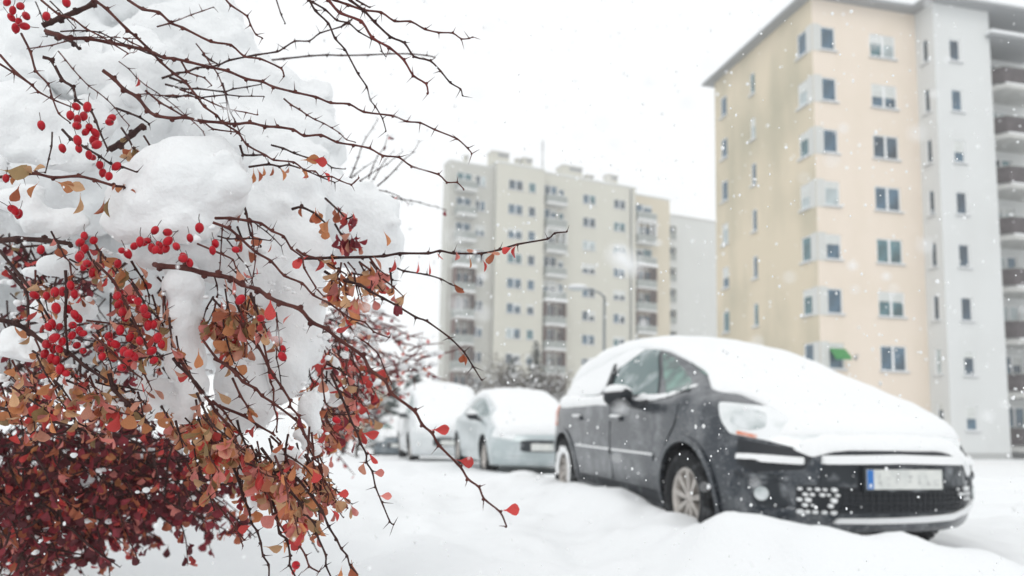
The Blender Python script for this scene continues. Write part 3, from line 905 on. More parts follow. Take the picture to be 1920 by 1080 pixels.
def snow_sheet(shape, x0, x1, kn, kf, th, name, label, root, noise=.012, nk=40, nx_=80, edge=.10, frontround=.16):
    """snow lying on the body between section levels kn(x) on the near side and kf(x) on the far side"""
    K = shape.K
    def surf(x, kk):           # kk in [-K..K]: 0 = roof centre; negative = near side
        fi = np.interp(x, shape.xs, np.arange(len(shape.xs))); i = int(min(max(fi, 0), len(shape.xs) - 2)); t = fi - i
        a = K - 1 - abs(kk); k = int(min(max(a, 0), K - 2)); u = a - k
        def q(i, k): return np.array(shape.sec[i][k])
        yz = (1 - t) * ((1 - u) * q(i, k) + u * q(i, k + 1)) + t * ((1 - u) * q(i + 1, k) + u * q(i + 1, k + 1))
        sd = -1 if kk < 0 else 1
        return np.array([shape.bend(x, yz[0]), sd * yz[0], yz[1]])
    xs = np.linspace(x0, x1, nx_)
    G = np.zeros((nx_, nk, 3))
    for a, x in enumerate(xs):
        ks = np.linspace(-kn(x), kf(x), nk)
        for b, k in enumerate(ks): G[a, b] = surf(x, k)
    # normals
    du = np.gradient(G, axis=0); dv = np.gradient(G, axis=1)
    N = np.cross(du, dv); N /= np.linalg.norm(N, axis=2, keepdims=True) + 1e-9
    if N[nx_ // 2, nk // 2, 2] < 0: N = -N
    H = np.zeros((nx_, nk))
    for a, x in enumerate(xs):
        L = np.concatenate([[0], np.cumsum(np.linalg.norm(np.diff(G[a], axis=0), axis=1))])
        for b in range(nk):
            d = min(L[b], L[-1] - L[b]); dx = min((x - x0), (x1 - x) * edge / frontround)
            e = min(1, max(0, min(d, dx)) / edge)
            e = math.sqrt(max(0, 1 - (1 - e) ** 2))
            p = G[a, b]
            H[a, b] = max(.0, e * (th(x, p) + snow_noise(p, 3.1, noise) + snow_noise(p, 9, noise * .45))) + .003
    T = G + N * H[..., None]; Bt = G - N * .012
    mb = MB()
    vs = list(map(tuple, T.reshape(-1, 3))); fs = []
    I = lambda a, b: a * nk + b
    for a in range(nx_ - 1):
        for b in range(nk - 1): fs.append((I(a, b), I(a + 1, b), I(a + 1, b + 1), I(a, b + 1)))
    off = len(vs); ring = [(a, 0) for a in range(nx_)] + [(nx_ - 1, b) for b in range(1, nk)] + [(a, nk - 1) for a in range(nx_ - 2, -1, -1)] + [(0, b) for b in range(nk - 2, 0, -1)]
    vs += [tuple(Bt[a, b]) for a, b in ring]
    for q in range(len(ring)):
        a, b = ring[q]; c, d = ring[(q + 1) % len(ring)]
        fs.append((I(a, b), I(c, d), off + (q + 1) % len(ring), off + q))
    mb.add(vs, fs, 0, True)
    ob = mb.build(name, M['snow_car'])
    fix_normals(ob.data)
    ob.matrix_basis = root.matrix_basis.copy()
    tag(ob, label, 'snow')
    return ob

# ---------------------------------------------------------------- the dark car
CT = .233
def car_root(name, x, y, z, ang):
    """front axle centre at x, y; ang = heading turned from straight at the camera towards the right"""
    return empty(name, (x, y, z), ang - PI / 2)
bfr = Vector((math.cos(CT), math.sin(CT), 0))
A0 = Vector((1.185, 5.25, 0)) + bfr * .93
dc = car_root('parked_car', A0.x, A0.y, 0, CT)
tag(dc, 'dark grey people carrier half covered in snow at the front of the parked row', 'car')
S1 = CarShape(
    top=[(-3.56, .60), (-3.53, .86), (-3.42, 1.13), (-3.2, 1.37), (-2.85, 1.50), (-2.3, 1.575), (-1.8, 1.60), (-1.4, 1.575), (-1.0, 1.505), (-.6, 1.385), (-.2, 1.225), (.05, 1.095), (.25, 1.04), (.55, .965), (.80, .89), (.92, .81), (.97, .72), (1.0, .60)],
    W=.93, bottom=[(-3.56, .45), (-3.45, .28), (-3.2, .22), (.8, .20), (.93, .22), (.98, .30), (1.0, .40)],
    belt=[(-3.6, .98), (-2.6, .98), (-1.5, .985), (-.4, .985), (.1, 1.0)], cab=(.18, -.30), roofw=.60, fbend=.44, rbend=.34, x1=1.0, x0=-3.56)
body1 = body_with_arches(S1, [(0.03, .33), (-2.74, .33)], .385, [M['paint_dark'], M['arch']], dc)
for nm_, ax in (('f', 0.03), ('r', -2.74)):
    for sd in (-1, 1):
        wheel_parts(dc, ax, sd * .815, .325, .325, sd, 9, 'alloy', snowy=(ax < -1))
def P1(name, poly, view, off, mt, parent=dc, both=True, res=.05, rc=0, depth=.02):
    mb = patch(S1, poly, view, off, res, None, depth, rc)
    o = mb.build(name, M[mt], parent)
    if both and view == 'side': mirror_mb(mb).build(name, M[mt], parent)
    elif both and not isinstance(view, str): mirror_mb(mb).build(name, M[mt], parent)
    return o
# front and rear doors, glass, lamps, trim of the dark car
def door(poly, handle, mould):
    for sd in (-1, 1):
        mb = patch(S1, poly, 'side', .007, .06, None, .02, .10)
        if sd > 0: mb = mirror_mb(mb)
        d = mb.build('door', M['paint_dark'], dc)
        hx, hz = handle
        h = patch(S1, [(hx - .11, hz - .022), (hx + .11, hz - .022), (hx + .11, hz + .022), (hx - .11, hz + .022)], 'side', .034, .03, None, .03, .3)
        s = patch(S1, [(hx - .10, hz + .012), (hx + .09, hz + .010), (hx + .08, hz + .034), (hx - .09, hz + .036)], 'side', .04, .03, None, .03, .3)
        mo = patch(S1, [(mould[0], .555), (mould[1], .555), (mould[1], .61), (mould[0], .61)], 'side', .018, .05, None, .015, .1)
        ms = patch(S1, [(mould[0], .597), (mould[1], .597), (mould[1], .612), (mould[0], .612)], 'side', .022, .05, None, .012)
        for nm, q, mt in (('handle', h, 'paint_dark'), ('handle_snow', s, 'snow_car'), ('moulding', mo, 'paint_dark'), ('moulding_snow', ms, 'snow_car')):
            (mirror_mb(q) if sd > 0 else q).build(nm, M[mt], d)
door([(-.07, .985), (-.10, .84), (-.36, .56), (-.395, .34), (-1.30, .34), (-1.36, .985)], (-1.20, .865), (-1.28, -.44))
door([(-1.385, .985), (-1.325, .34), (-2.22, .34), (-2.36, .66), (-2.66, .80), (-2.72, .985)], (-2.24, .865), (-2.26, -1.345))
P1('sill', [(-2.36, .33), (-.36, .33), (-.36, .215), (-2.36, .215)], 'side', .012, 'plastic_dusty', rc=.05)
def arc(cx, cz, r0, r1, a0, a1, n=18):
    o = [(cx + r1 * math.cos(math.radians(a0 + (a1 - a0) * i / n)), cz + r1 * math.sin(math.radians(a0 + (a1 - a0) * i / n))) for i in range(n + 1)]
    return o + [(cx + r0 * math.cos(math.radians(a1 + (a0 - a1) * i / n)), cz + r0 * math.sin(math.radians(a1 + (a0 - a1) * i / n))) for i in range(n + 1)]
for ax in (.03, -2.74):
    P1('arch_flare', arc(ax, .33, .386, .43, -8, 188), 'side', .016, 'paint_dark', res=.04, depth=.03)
# glass (near and far side)
def glass(poly, mt, rc=.12):
    P1('window_surround', [tuple(Vector(p) + (Vector(p) - Vector((sum(q[0] for q in poly) / len(poly), sum(q[1] for q in poly) / len(poly)))) * .07) for p in poly], 'side', .004, 'plastic_black', rc=rc)
    P1('side_window', poly, 'side', .009, mt, rc=rc)
glass([(-.95, 1.415), (-.72, 1.35), (-.42, 1.22), (-.10, 1.075), (-.40, 1.055), (-.62, 1.18)], 'car_glass', .08)
glass([(-1.05, 1.44), (-.72, 1.19), (-.55, 1.055), (-1.50, 1.07), (-1.62, 1.25), (-1.62, 1.48), (-1.3, 1.49)], 'car_glass_frost', .06)
P1('door_pillar', [(-1.56, 1.07), (-1.64, 1.07), (-1.76, 1.36), (-1.70, 1.36)], 'side', .032, 'plastic_black', rc=.1)
glass([(-1.88, 1.07), (-2.62, 1.09), (-2.55, 1.41), (-1.90, 1.48)], 'car_glass_frost')
glass([(-2.72, 1.10), (-3.02, 1.13), (-2.92, 1.27), (-2.66, 1.39)], 'car_glass_frost')
P1('windscreen', [(.02, -.62), (-.35, -.60), (-1.0, -.50), (-1.0, .50), (-.35, .60), (.02, .62)], 'top', .006, 'car_glass', rc=.12)
P1('rear_window', [(-3.05, -.5), (-3.3, -.5), (-3.3, .5), (-3.05, .5)], 'top', .006, 'car_glass', rc=.1)
# mirrors
for sd in (-1, 1):
    mr = empty('mirror', (-.84, sd * 1.06, 1.035), 0, dc)
    b = MB(); b.ico((0, 0, 0), .125, 3, 0, (.62, 1.0, .70))
    b.v = [(x * (1 if x < 0 else 1.15), y, z + .02 * (y * sd < 0)) for x, y, z in b.v]
    b.build('mirror_shell', M['plastic_black'], mr)
    b = MB(); b.tube([(0, -sd * .06, -.035), (.10, -sd * .14, -.06), (.2, -sd * .19, -.055)], [.035, .034, .045], 10); b.build('mirror_arm', M['plastic_black'], mr)
    b = MB(); b.ico((0, 0, .052), .122, 3, 0, (.62, .98, .44)); b.v = [(x, y, max(z, .03 + .03 * math.sin(y * 30))) for x, y, z in b.v]
    b.build('mirror_snow', M['snow_car'], mr)
# snow lying in the corner below the quarter window and on the belt line
for poly, th_ in (([(-.95, .995), (-.84, 1.075), (-.70, 1.065), (-.5, 1.055), (-.30, 1.075), (-.12, 1.125), (-.10, 1.095), (-.30, 1.035), (-.5, 1.012), (-.72, 1.005)], .018),
                  ([(-3.12, 1.0), (-3.10, 1.12), (-2.7, 1.10), (-2.3, 1.085), (-1.9, 1.075), (-1.5, 1.09), (-1.12, 1.085), (-1.08, 1.01), (-1.18, .955), (-1.4, .975), (-1.8, .985), (-2.2, .975), (-2.8, .965)], .03)):
    mb = patch(S1, poly, 'side', .006, .03, lambda d, p, t=th_: t * math.sqrt(min(1, d / .045)) + .3 * t * mnoise.noise(p * 14), .02, .2)
    mb.build('belt_snow', M['snow_car'], dc)
# thin snow blown over the rear side windows
for poly, ph in (([(-1.80, 1.08), (-2.66, 1.09), (-3.08, 1.10), (-2.95, 1.30), (-2.6, 1.43), (-2.0, 1.50), (-1.5, 1.52), (-1.30, 1.50), (-1.42, 1.40), (-1.66, 1.32), (-1.70, 1.2)], 0),):
    mb = patch(S1, poly, 'side', .010, .035, lambda d, p: .014 * math.sqrt(min(1, d / .06)) + .006 * mnoise.noise(p * 7), .02, .25)
    mb.build('window_snow', M['snow_car'], dc)
# head lamps: seen along a diagonal from the front corner
def diag(pts, a):
    a = math.radians(a); U = Vector((-math.sin(a), math.cos(a), 0))
    return [(Vector((p[0], p[1], 0)).dot(U), p[2]) for p in pts]
AN = -52
hl_pts = [(0.24, -0.76, 0.985), (0.40, -0.83, 0.86), (0.51, -0.83, 0.78), (0.71, -0.69, 0.745), (0.84, -0.56, 0.70), (.87, -.45, .74), (0.81, -0.39, 0.84), (0.63, -0.41, 0.915), (0.45, -0.52, 0.955)]
am_pts = [(0.55, -0.805, 0.797), (.55, -.805, .778), (0.66, -0.73, 0.756), (.66, -.73, .775)]
bw_pts = [(0.42, -0.76, 0.93), (.44, -.78, .85), (0.58, -0.74, 0.80), (.66, -.66, .82), (.60, -.64, .90), (.50, -.66, .93)]
for sd in (-1, 1):
    fn = (lambda m_: m_) if sd < 0 else mirror_mb
    h = fn(patch(S1, diag(hl_pts, AN), AN, .010, .03, None, .02, .15)).build('headlight', M['lamp'], dc)
    fn(patch(S1, diag(bw_pts, AN), AN, .013, .03, None, .01, .3)).build('lamp_bowl', M['lamp_bowl'], h)
    fn(patch(S1, diag(am_pts, AN), AN, .014, .03, None, .01, .1)).build('indicator', M['amber'], h)
    # corner intake, chrome strip, fog lamp
    fn(patch(S1, diag([(.58, -.83, .755), (.60, -.83, .60), (.70, -.77, .56), (.88, -.57, .585), (.90, -.52, .66), (.86, -.56, .695)], AN), AN, .006, .04, None, .02, .1)).build('corner_intake', M['plastic_black'], dc)
    fn(patch(S1, diag([(.60, -.83, .662), (.60, -.84, .628), (.88, -.57, .615), (.88, -.57, .645)], AN), AN, .024, .03, None, .03, .1)).build('chrome_strip', M['snow_car'], dc)
    fn(patch(S1, diag([(.62, -.86, .555), (.62, -.86, .535), (.84, -.65, .515), (.84, -.65, .54)], AN), AN, .018, .03, None, .02, .1)).build('intake_bar', M['plastic_dusty'], dc)
    c_ = diag([(0.74, -0.76, 0.435)], AN)[0]
    ring = [(c_[0] + .06 * math.cos(a * PI / 8), c_[1] + .06 * math.sin(a * PI / 8)) for a in range(16)]
    ring2 = [(c_[0] + .042 * math.cos(a * PI / 8), c_[1] + .042 * math.sin(a * PI / 8)) for a in range(16)]
    f_ = fn(patch(S1, [(c_[0] - .05, c_[1] - .075), (c_[0] + .16, c_[1] - .075), (c_[0] + .13, c_[1] + .075), (c_[0] - .05, c_[1] + .075)], AN, .007, .03, None, .02, .3)).build('fog_lamp_recess', M['plastic_dusty'], dc)
    fn(patch(S1, ring2, AN, .016, .02, None, .02)).build('fog_lamp', M['lamp_bowl'], f_)
# nose: shut line, dusted band, upper slot, chrome bar, plate, lower grille
mb = patch(S1, [(-.60, .70), (-.52, .775), (-.40, .790), (0, .800), (.40, .792), (.56, .765), (.66, .66), (.70, .55), (.62, .54), (.55, .62), (.46, .66), (.36, .70), (-.30, .70), (-.42, .685), (-.52, .655)], 'front', .006, .03,
           lambda d, p: .014 * math.sqrt(min(1, d / .05)) + .005 * mnoise.noise(p * 9), .03, .2)
mb.build('nose_snow', M['snow_car'], dc)
P1('shut_line', [(-.47, .795), (-.40, .806), (0, .816), (.38, .808), (.46, .796), (.38, .790), (0, .797), (-.40, .790)], 'front', .003, 'plastic_black', both=False, rc=.1, res=.04)
P1('upper_slot', [(-.46, .655), (-.40, .685), (-.3, .694), (.30, .694), (.40, .682), (.47, .652)], 'front', .012, 'plastic_black', both=False, rc=.1, res=.04)
P1('chrome_bar', [(-.47, .622), (-.46, .652), (0, .664), (.47, .652), (.48, .622), (0, .632)], 'front', .036, 'snow_car', both=False, rc=.1, res=.04, depth=.03)
P1('plate_panel', [(-.50, .49), (-.46, .615), (.50, .615), (.54, .49)], 'front', .010, 'plastic_dusty', both=False, rc=.08)
pl = MB(); pl.box(1.02, 1.034, -.275, .275, .468, .612); plo = pl.build('plate_holder', M['plastic_dusty'], dc)
pl = MB(); pl.box(1.0345, 1.038, -.26, .26, .483, .597); po = pl.build('number_plate', M['plate'], dc)
pl = MB(); pl.box(1.0382, 1.0392, -.258, -.215, .485, .595); pl.build('country_band', M['plate_blue'], po)
pl = MB()
pr_ = random.Random(3)
for k in range(7):                                        # snowed-over characters, no longer readable
    y0 = -.19 + k * .062 + (.02 if k > 2 else 0)
    for q in range(4):
        a_, c_ = pr_.uniform(0, .030), pr_.uniform(.503, .56)
        if pr_.random() < .5: pl.box(1.0382, 1.0388 + q * 1e-4, y0 + a_, y0 + a_ + .010, c_, c_ + pr_.uniform(.012, .03))
        else: pl.box(1.0382, 1.0388 + q * 1e-4, y0 + a_ * .4, y0 + a_ * .4 + .026, c_, c_ + .009)
pl.box(1.0394, 1.0398, -.245, -.229, .495, .515, 1)
pl.build('plate_print', [M['plate_print'], M['frame_white']], po)['kind'] = 'stuff'
P1('lower_grille', [(-.60, .34), (-.60, .495), (.56, .505), (.56, .36), (.3, .335)], 'front', .008, 'plastic_black', both=False, rc=.06)
gr = MB()
for k in range(5):
    q = patch(S1, [(-.38, .365 + k * .028), (.50, .37 + k * .028), (.50, .377 + k * .028), (-.38, .372 + k * .028)], 'front', .016, .05, None, .015)
    gr.add(q.v, q.f)
for k in range(22):
    y = -.37 + k * .040
    q = patch(S1, [(y, .36), (y + .007, .36), (y + .007, .49), (y, .49)], 'front', .014, .05, None, .015); gr.add(q.v, q.f)
gr.build('grille_mesh', M['plastic_black'], dc)
for side_ in (0, 1):                                     # honeycomb corners packed with snow
    hs = MB()
    for r_ in range(5):
        for c in range(5):
            y = (-.585 if not side_ else .40) + c * .042 + (r_ % 2) * .021; z = .35 + r_ * .031
            if (side_ and (r_ < 2 or c < 1)) or pr_.random() < .30: continue
            k_ = pr_.uniform(.55, 1.15); y += pr_.gauss(0, .004)
            q = patch(S1, [(y + .015 * k_ * math.cos(a * PI / 3), z + .014 * k_ * math.sin(a * PI / 3)) for a in range(6)], 'front', .016, .02, lambda d, p: .008, .015); hs.add(q.v, q.f, 0, True)
    hs.build('grille_snow', M['snow_car'], dc)['kind'] = 'stuff'
P1('lower_strip', [(-.40, .285), (-.38, .315), (0, .322), (.40, .335), (.60, .37), (.66, .40), (.68, .36), (.60, .325), (.40, .295), (0, .288)], 'front', .022, 'snow_car', both=False, rc=.1, res=.04, depth=.03)
P1('tail_light', diag([(-3.05, -.92, 1.0), (-3.05, -.92, .78), (-3.25, -.85, .78), (-3.25, -.85, 1.0)], -125), -125, .01, 'amber', rc=.15)
# the snow on it
def kn1(x): return float(np.interp(x, [-3.45, -2.9, -2.2, -1.75, -1.5, -.9, -.3, .0, .06, .16, .45, .8, .95], [11, 12, 11.0, 9.6, 8.5, 7.3, 7.6, 8.6, 8.0, 6.0, 5.8, 6.2, 8.5]))
def kf1(x): return float(np.interp(x, [-3.45, -1.0, -.2, .1, .9], [10, 9, 9.5, 12.5, 12]))
def th1(x, p): return float(np.interp(x, [-3.3, -2.6, -1.5, -.7, -.1, .3, .75, .92], [.05, .06, .062, .028, .026, .034, .030, .018]))
snow_sheet(S1, -3.44, .925, kn1, kf1, th1, 'snow_cover', 'thick smooth snow over the roof, windscreen and bonnet of the dark car', dc, .013, 64, 130, .15, .15)

# ---------------------------------------------------------------- the other parked cars
def simple_car(root, S, axles, rad, pmat, wins, screen, lamp, mirror, kn, kf, th, lab, x0s, x1s, side_snow=None, track=.74, rimm='alloy'):
    body_with_arches(S, axles, rad + .05, [M[pmat], M['arch']], root, .55)
    for ax, az in axles:
        for sd in (-1, 1): wheel_parts(root, ax, sd * track, az - .005, rad, sd, 7, rimm, False, .2)
    def PP(name, poly, view, off, mt, rc=.1, both=True):
        mb = patch(S, poly, view, off, .07, None, .02, rc)
        mb.build(name, M[mt], root)
        if both and view not in ('top', 'front'): mirror_mb(mb).build(name, M[mt], root)
    for poly in wins: PP('side_window', poly, 'side', .006, 'car_glass_frost')
    PP('windscreen', screen, 'top', .006, 'car_glass', both=False)
    PP('headlight', diag(lamp, -50), -50, .008, 'lamp')
    f = S.xs[-1]
    PP('grille', [(-.42, .42), (-.42, .60), (.42, .60), (.42, .42)], 'front', .006, 'plastic_dusty', .2, False)
    PP('number_plate', [(-.26, .44), (-.26, .55), (.26, .55), (.26, .44)], 'front', .014, 'plate', 0, False)
    mx, mz = mirror
    for sd in (-1, 1):
        m_ = empty('mirror', (mx, sd * (S.W + .09), mz), 0, root)
        b = MB(); b.ico((0, 0, 0), .1, 2, 0, (.55, 1, .7)); b.tube([(0, -sd * .05, -.04), (.05, -sd * .16, -.06)], .03, 8); b.build('mirror_shell', M['plastic_black'], m_)
        b = MB(); b.ico((0, 0, .045), .098, 2, 0, (.55, .98, .6)); b.build('mirror_snow', M['snow_car'], m_)
    for poly in [[(w[0][0] + .0, .93) for w in ()]]: pass
    if side_snow:
        for poly, t in side_snow:
            mb = patch(S, poly, 'side', .006, .06, lambda d, p, t=t: t * math.sqrt(min(1, d / .08)) + .3 * t * mnoise.noise(p * 6), .02, .2)
            mb.build('side_snow', M['snow_car'], root)
    snow_sheet(S, x0s, x1s, kn, kf, th, 'snow_cover', lab, root, .022, 40, 70, .12, .12)

def sedan():
    return CarShape(top=[(-3.5, .55), (-3.46, .80), (-3.3, .98), (-2.75, 1.12), (-2.3, 1.30), (-1.8, 1.38), (-1.3, 1.375), (-.85, 1.28), (-.4, 1.10), (.0, .95), (.3, .90), (.6, .83), (.78, .74), (.84, .64), (.86, .52)],
        W=.87, bottom=[(-3.5, .40), (-3.4, .25), (-3.1, .2), (.65, .19), (.78, .21), (.83, .28), (.86, .38)],
        belt=[(-3.6, .92), (-1.5, .90), (0, .86)], cab=(.05, -.45), roofw=.56, fbend=.36, rbend=.30, x1=.86, x0=-3.5, ns=60)
def row_root(name, dist, side, z):
    d = Vector((-math.sin(CT), math.cos(CT), 0))
    p = A0 + d * dist + bfr * side
    return car_root(name, p.x, p.y, z, CT)
sc_ = row_root('parked_car', 7.25, -.03, -.09)
tag(sc_, 'pale silver saloon with snowy bonnet parked right behind the dark car', 'car')
SS = sedan()
simple_car(sc_, SS, [(0, .31), (-2.6, .31)], .31, 'paint_silver',
    [[(-.25, .96), (-.95, 1.20), (-1.25, 1.27), (-1.28, .95)], [(-1.36, .95), (-1.34, 1.28), (-1.9, 1.27), (-2.3, 1.12), (-2.3, .98)]],
    [(-.10, -.58), (-.75, -.48), (-.75, .48), (-.10, .58)],
    [(.42, -.74, .78), (.42, -.78, .64), (.74, -.52, .60), (.72, -.48, .72)], (-.42, .96),
    lambda x: float(np.interp(x, [-3.4, -2.3, -1.3, -.3, .1, .8], [12, 9.5, 8, 8, 11, 11])), lambda x: float(np.interp(x, [-3.4, -1, .8], [12, 9, 12])),
    lambda x, p: float(np.interp(x, [-3.4, -2, -1.3, -.4, .2, .8], [.09, .10, .12, .10, .11, .07])), 'snow sheet over the bonnet and roof of the silver saloon', -3.4, .80)
SV = CarShape(top=[(-3.52, .6), (-3.5, 1.1), (-3.38, 1.50), (-3.05, 1.68), (-2.4, 1.74), (-1.5, 1.74), (-.95, 1.66), (-.4, 1.38), (.0, 1.12), (.3, 1.02), (.62, .95), (.80, .82), (.88, .68), (.90, .52)],
    W=.90, bottom=[(-3.52, .42), (-3.4, .26), (-3.1, .21), (.7, .20), (.82, .22), (.87, .30), (.90, .40)],
    belt=[(-3.6, 1.02), (-1.5, 1.0), (0, .98)], cab=(.08, -.4), roofw=.66, fbend=.36, rbend=.25, x1=.90, x0=-3.52, ns=60)
vn = row_root('parked_van', 13.0, -.62, -.27)
vn.scale = (1.04, 1.03, 1.06)
tag(vn, 'white people carrier buried in snow, third in the parked row', 'van')
simple_car(vn, SV, [(0, .33), (-2.65, .33)], .33, 'paint_white',
    [[(-.25, 1.10), (-.8, 1.42), (-1.2, 1.58), (-1.22, 1.09)], [(-1.32, 1.09), (-1.32, 1.58), (-2.2, 1.58), (-2.22, 1.10)], [(-2.34, 1.10), (-2.34, 1.57), (-3.0, 1.50), (-3.2, 1.14)]],
    [(-.02, -.62), (-.75, -.56), (-.75, .56), (-.02, .62)],
    [(.42, -.78, .90), (.42, -.80, .72), (.76, -.55, .68), (.74, -.52, .84)], (-.42, 1.08),
    lambda x: float(np.interp(x, [-3.4, -2.3, -1.3, -.3, .1, .8], [14, 12, 9, 8, 11, 11])), lambda x: float(np.interp(x, [-3.4, -1, .8], [12, 9, 12])),
    lambda x, p: float(np.interp(x, [-3.4, -2.6, -1.6, -.9, -.4, .2, .8], [.08, .10, .13, .20, .10, .12, .08])), 'deep humped snow on the roof and bonnet of the white people carrier', -3.42, .84,
    side_snow=[([(-1.28, 1.05), (-1.3, 1.62), (-2.6, 1.62), (-3.15, 1.45), (-3.3, 1.05)], .025), ([(-1.3, .62), (-1.3, .98), (-3.3, .98), (-3.3, .75), (-2.4, .66)], .012)])
fx = at(741, 840, 26.0)
fc = car_root('parked_car', fx.x + .1, 26.0, gz(fx.x, 26) - .12, .18)
tag(fc, 'blue grey saloon far down the lane left of the white people carrier', 'car')
SF = sedan()
simple_car(fc, SF, [(0, .31), (-2.6, .31)], .31, 'paint_steel',
    [[(-.25, .96), (-.95, 1.20), (-1.25, 1.27), (-1.28, .95)], [(-1.36, .95), (-1.34, 1.28), (-1.9, 1.27), (-2.3, 1.12), (-2.3, .98)]],
    [(-.10, -.58), (-.75, -.48), (-.75, .48), (-.10, .58)],
    [(.42, -.74, .78), (.42, -.78, .64), (.74, -.52, .60), (.72, -.48, .72)], (-.42, .96),
    lambda x: float(np.interp(x, [-3.4, -2.3, -1.3, -.45, -.2, .1, .8], [12, 9.5, 8, 3, 3, 10, 9])), lambda x: float(np.interp(x, [-3.4, -1, .8], [12, 9, 12])),
    lambda x, p: float(np.interp(x, [-3.4, -2, -1.3, -.8, -.3, .0, .2, .8], [.09, .10, .12, .05, .0, .04, .13, .10])), 'snow on the bonnet and roof of the blue grey saloon', -3.4, .72)
# ------------------------------------------------------------------ trees and shrubs far off
M['bark_far'] = mat('bark_far', (0.085, 0.075, 0.068), 0.9, .2)
M['needle'] = mat('needle', (0.045, 0.062, 0.052), 0.8, .2, var=.35, vscale=2.5)
M['needle_blue'] = mat('needle_blue', (0.060, 0.085, 0.078), 0.8, .2, var=.35, vscale=2.5)
M['twig_far'] = mat('twig_far', (0.12, 0.10, 0.085), 0.9, .2)
M['snow_tree'] = mat('snow_tree', (0.84, 0.855, 0.865), 0.8, .2)

def quad_cloud(mb, c, n, sp, size, r, mi=0, up=False):
    for _ in range(n):
        p = Vector(c) + Vector((r.gauss(0, sp[0]), r.gauss(0, sp[1]), r.gauss(0, sp[2])))
        a = Vector((r.gauss(0, 1), r.gauss(0, 1), r.gauss(0, .6))).normalized() * size * r.uniform(.6, 1.3)
        b = a.cross(Vector((r.gauss(0, 1), r.gauss(0, 1), r.gauss(0, 1)))).normalized() * size * r.uniform(.25, .5)
        mb.add([p - a - b * .3, p - b, p + a, p + b], [(0, 1, 2, 3)], mi)

def conifer(x, y, h, rad, label, needle='needle', seed=1, group=None, snowy=.5, dens=1.0):
    r = random.Random(seed)
    z = gz(x, y)
    t = empty('conifer_tree', (x, y, z)); tag(t, label, 'tree', group)
    b = MB(); b.tube([(0, 0, -.1), (0, 0, h * .5), (0, 0, h * .97)], [rad * .07 + .05, rad * .045 + .03, .015], 7); b.build('trunk', M['bark_far'], t)
    c = MB(); s = MB()
    n = int(13 + h * 4)
    for k in range(n):
        f = k / n
        zz = h * (.06 + .92 * f); L = rad * (1 - f) ** .8 * r.uniform(.75, 1.15) + .08
        m_ = max(4, int(9 * (1 - f)) + 3)
        for j in range(m_):
            a = 2 * PI * (j + r.random()) / m_
            Lb = L * r.uniform(.6, 1.1)
            tip = Vector((math.cos(a) * Lb, math.sin(a) * Lb, zz - Lb * r.uniform(.15, .42)))
            base = Vector((0, 0, zz))
            for q in range(int(5 * dens)):
                u = (q + 1) / int(5 * dens)
                p = base.lerp(tip, u)
                quad_cloud(c, p, 5, (Lb * .09 + .02, Lb * .09 + .02, Lb * .07), .05 + .10 * Lb, r)
            if r.random() < snowy:
                p = base.lerp(tip, r.uniform(.5, .95)) + Vector((0, 0, .05))
                s.ico(p, r.uniform(.10, .24) * (Lb + .25), 1, 0, (1, 1, .45))
    c.build('crown', M[needle], t)
    s.build('crown_snow', M['snow_tree'], t)['kind'] = 'stuff'
    return t

def bare_tree(x, y, h, label, seed, spread=.55, snowy=.35, levels=5, group=None, trunk_r=None, name='bare_tree', lean=0):
    r = random.Random(seed); z = gz(x, y)
    t = empty(name, (x, y, z)); tag(t, label, 'tree' if name == 'bare_tree' else 'shrub', group)
    tr = MB(); cr = MB(); sn = MB()
    def grow(p, d, L, rad, lv):
        k = 4; pts = [p]; dd = d.copy()
        for i in range(k):
            dd = (dd + Vector((r.gauss(0, .12), r.gauss(0, .12), r.gauss(.03, .09)))).normalized()
            pts.append(pts[-1] + dd * L / k)
        rr = [rad * (1 - .45 * i / k) for i in range(k + 1)]
        (tr if lv == 0 else cr).tube(pts, rr, 6 if lv < 2 else 3, 0, False)
        if lv >= 2 and r.random() < snowy and abs(dd.z) < .85:
            sn.tube([q + Vector((0, 0, rad * .9)) for q in pts[1:]], [rad * r.uniform(.9, 1.6) for _ in pts[1:]], 4, 0, True)
        if lv < levels:
            for j in range(r.choice((2, 3, 3, 4)) if lv else 6):
                i = r.randint(2 if lv else 1, k)
                q = pts[i]
                side_ = Vector((r.gauss(0, 1), r.gauss(0, 1), r.gauss(0, .45))).normalized()
                grow(q, (dd * (1 - spread) + side_ * spread + Vector((0, 0, .12))).normalized(), L * r.uniform(.55, .8), max(.004, rr[i] * .62), lv + 1)
    grow(Vector((0, 0, -.1)), Vector((lean, 0, 1)).normalized(), h * .36, trunk_r or h * .018, 0)
    tr.build('trunk', M['bark_far'], t); cr.build('crown', M['twig_far'], t)
    if sn.v: sn.build('branch_snow', M['snow_tree'], t)['kind'] = 'stuff'
    return t

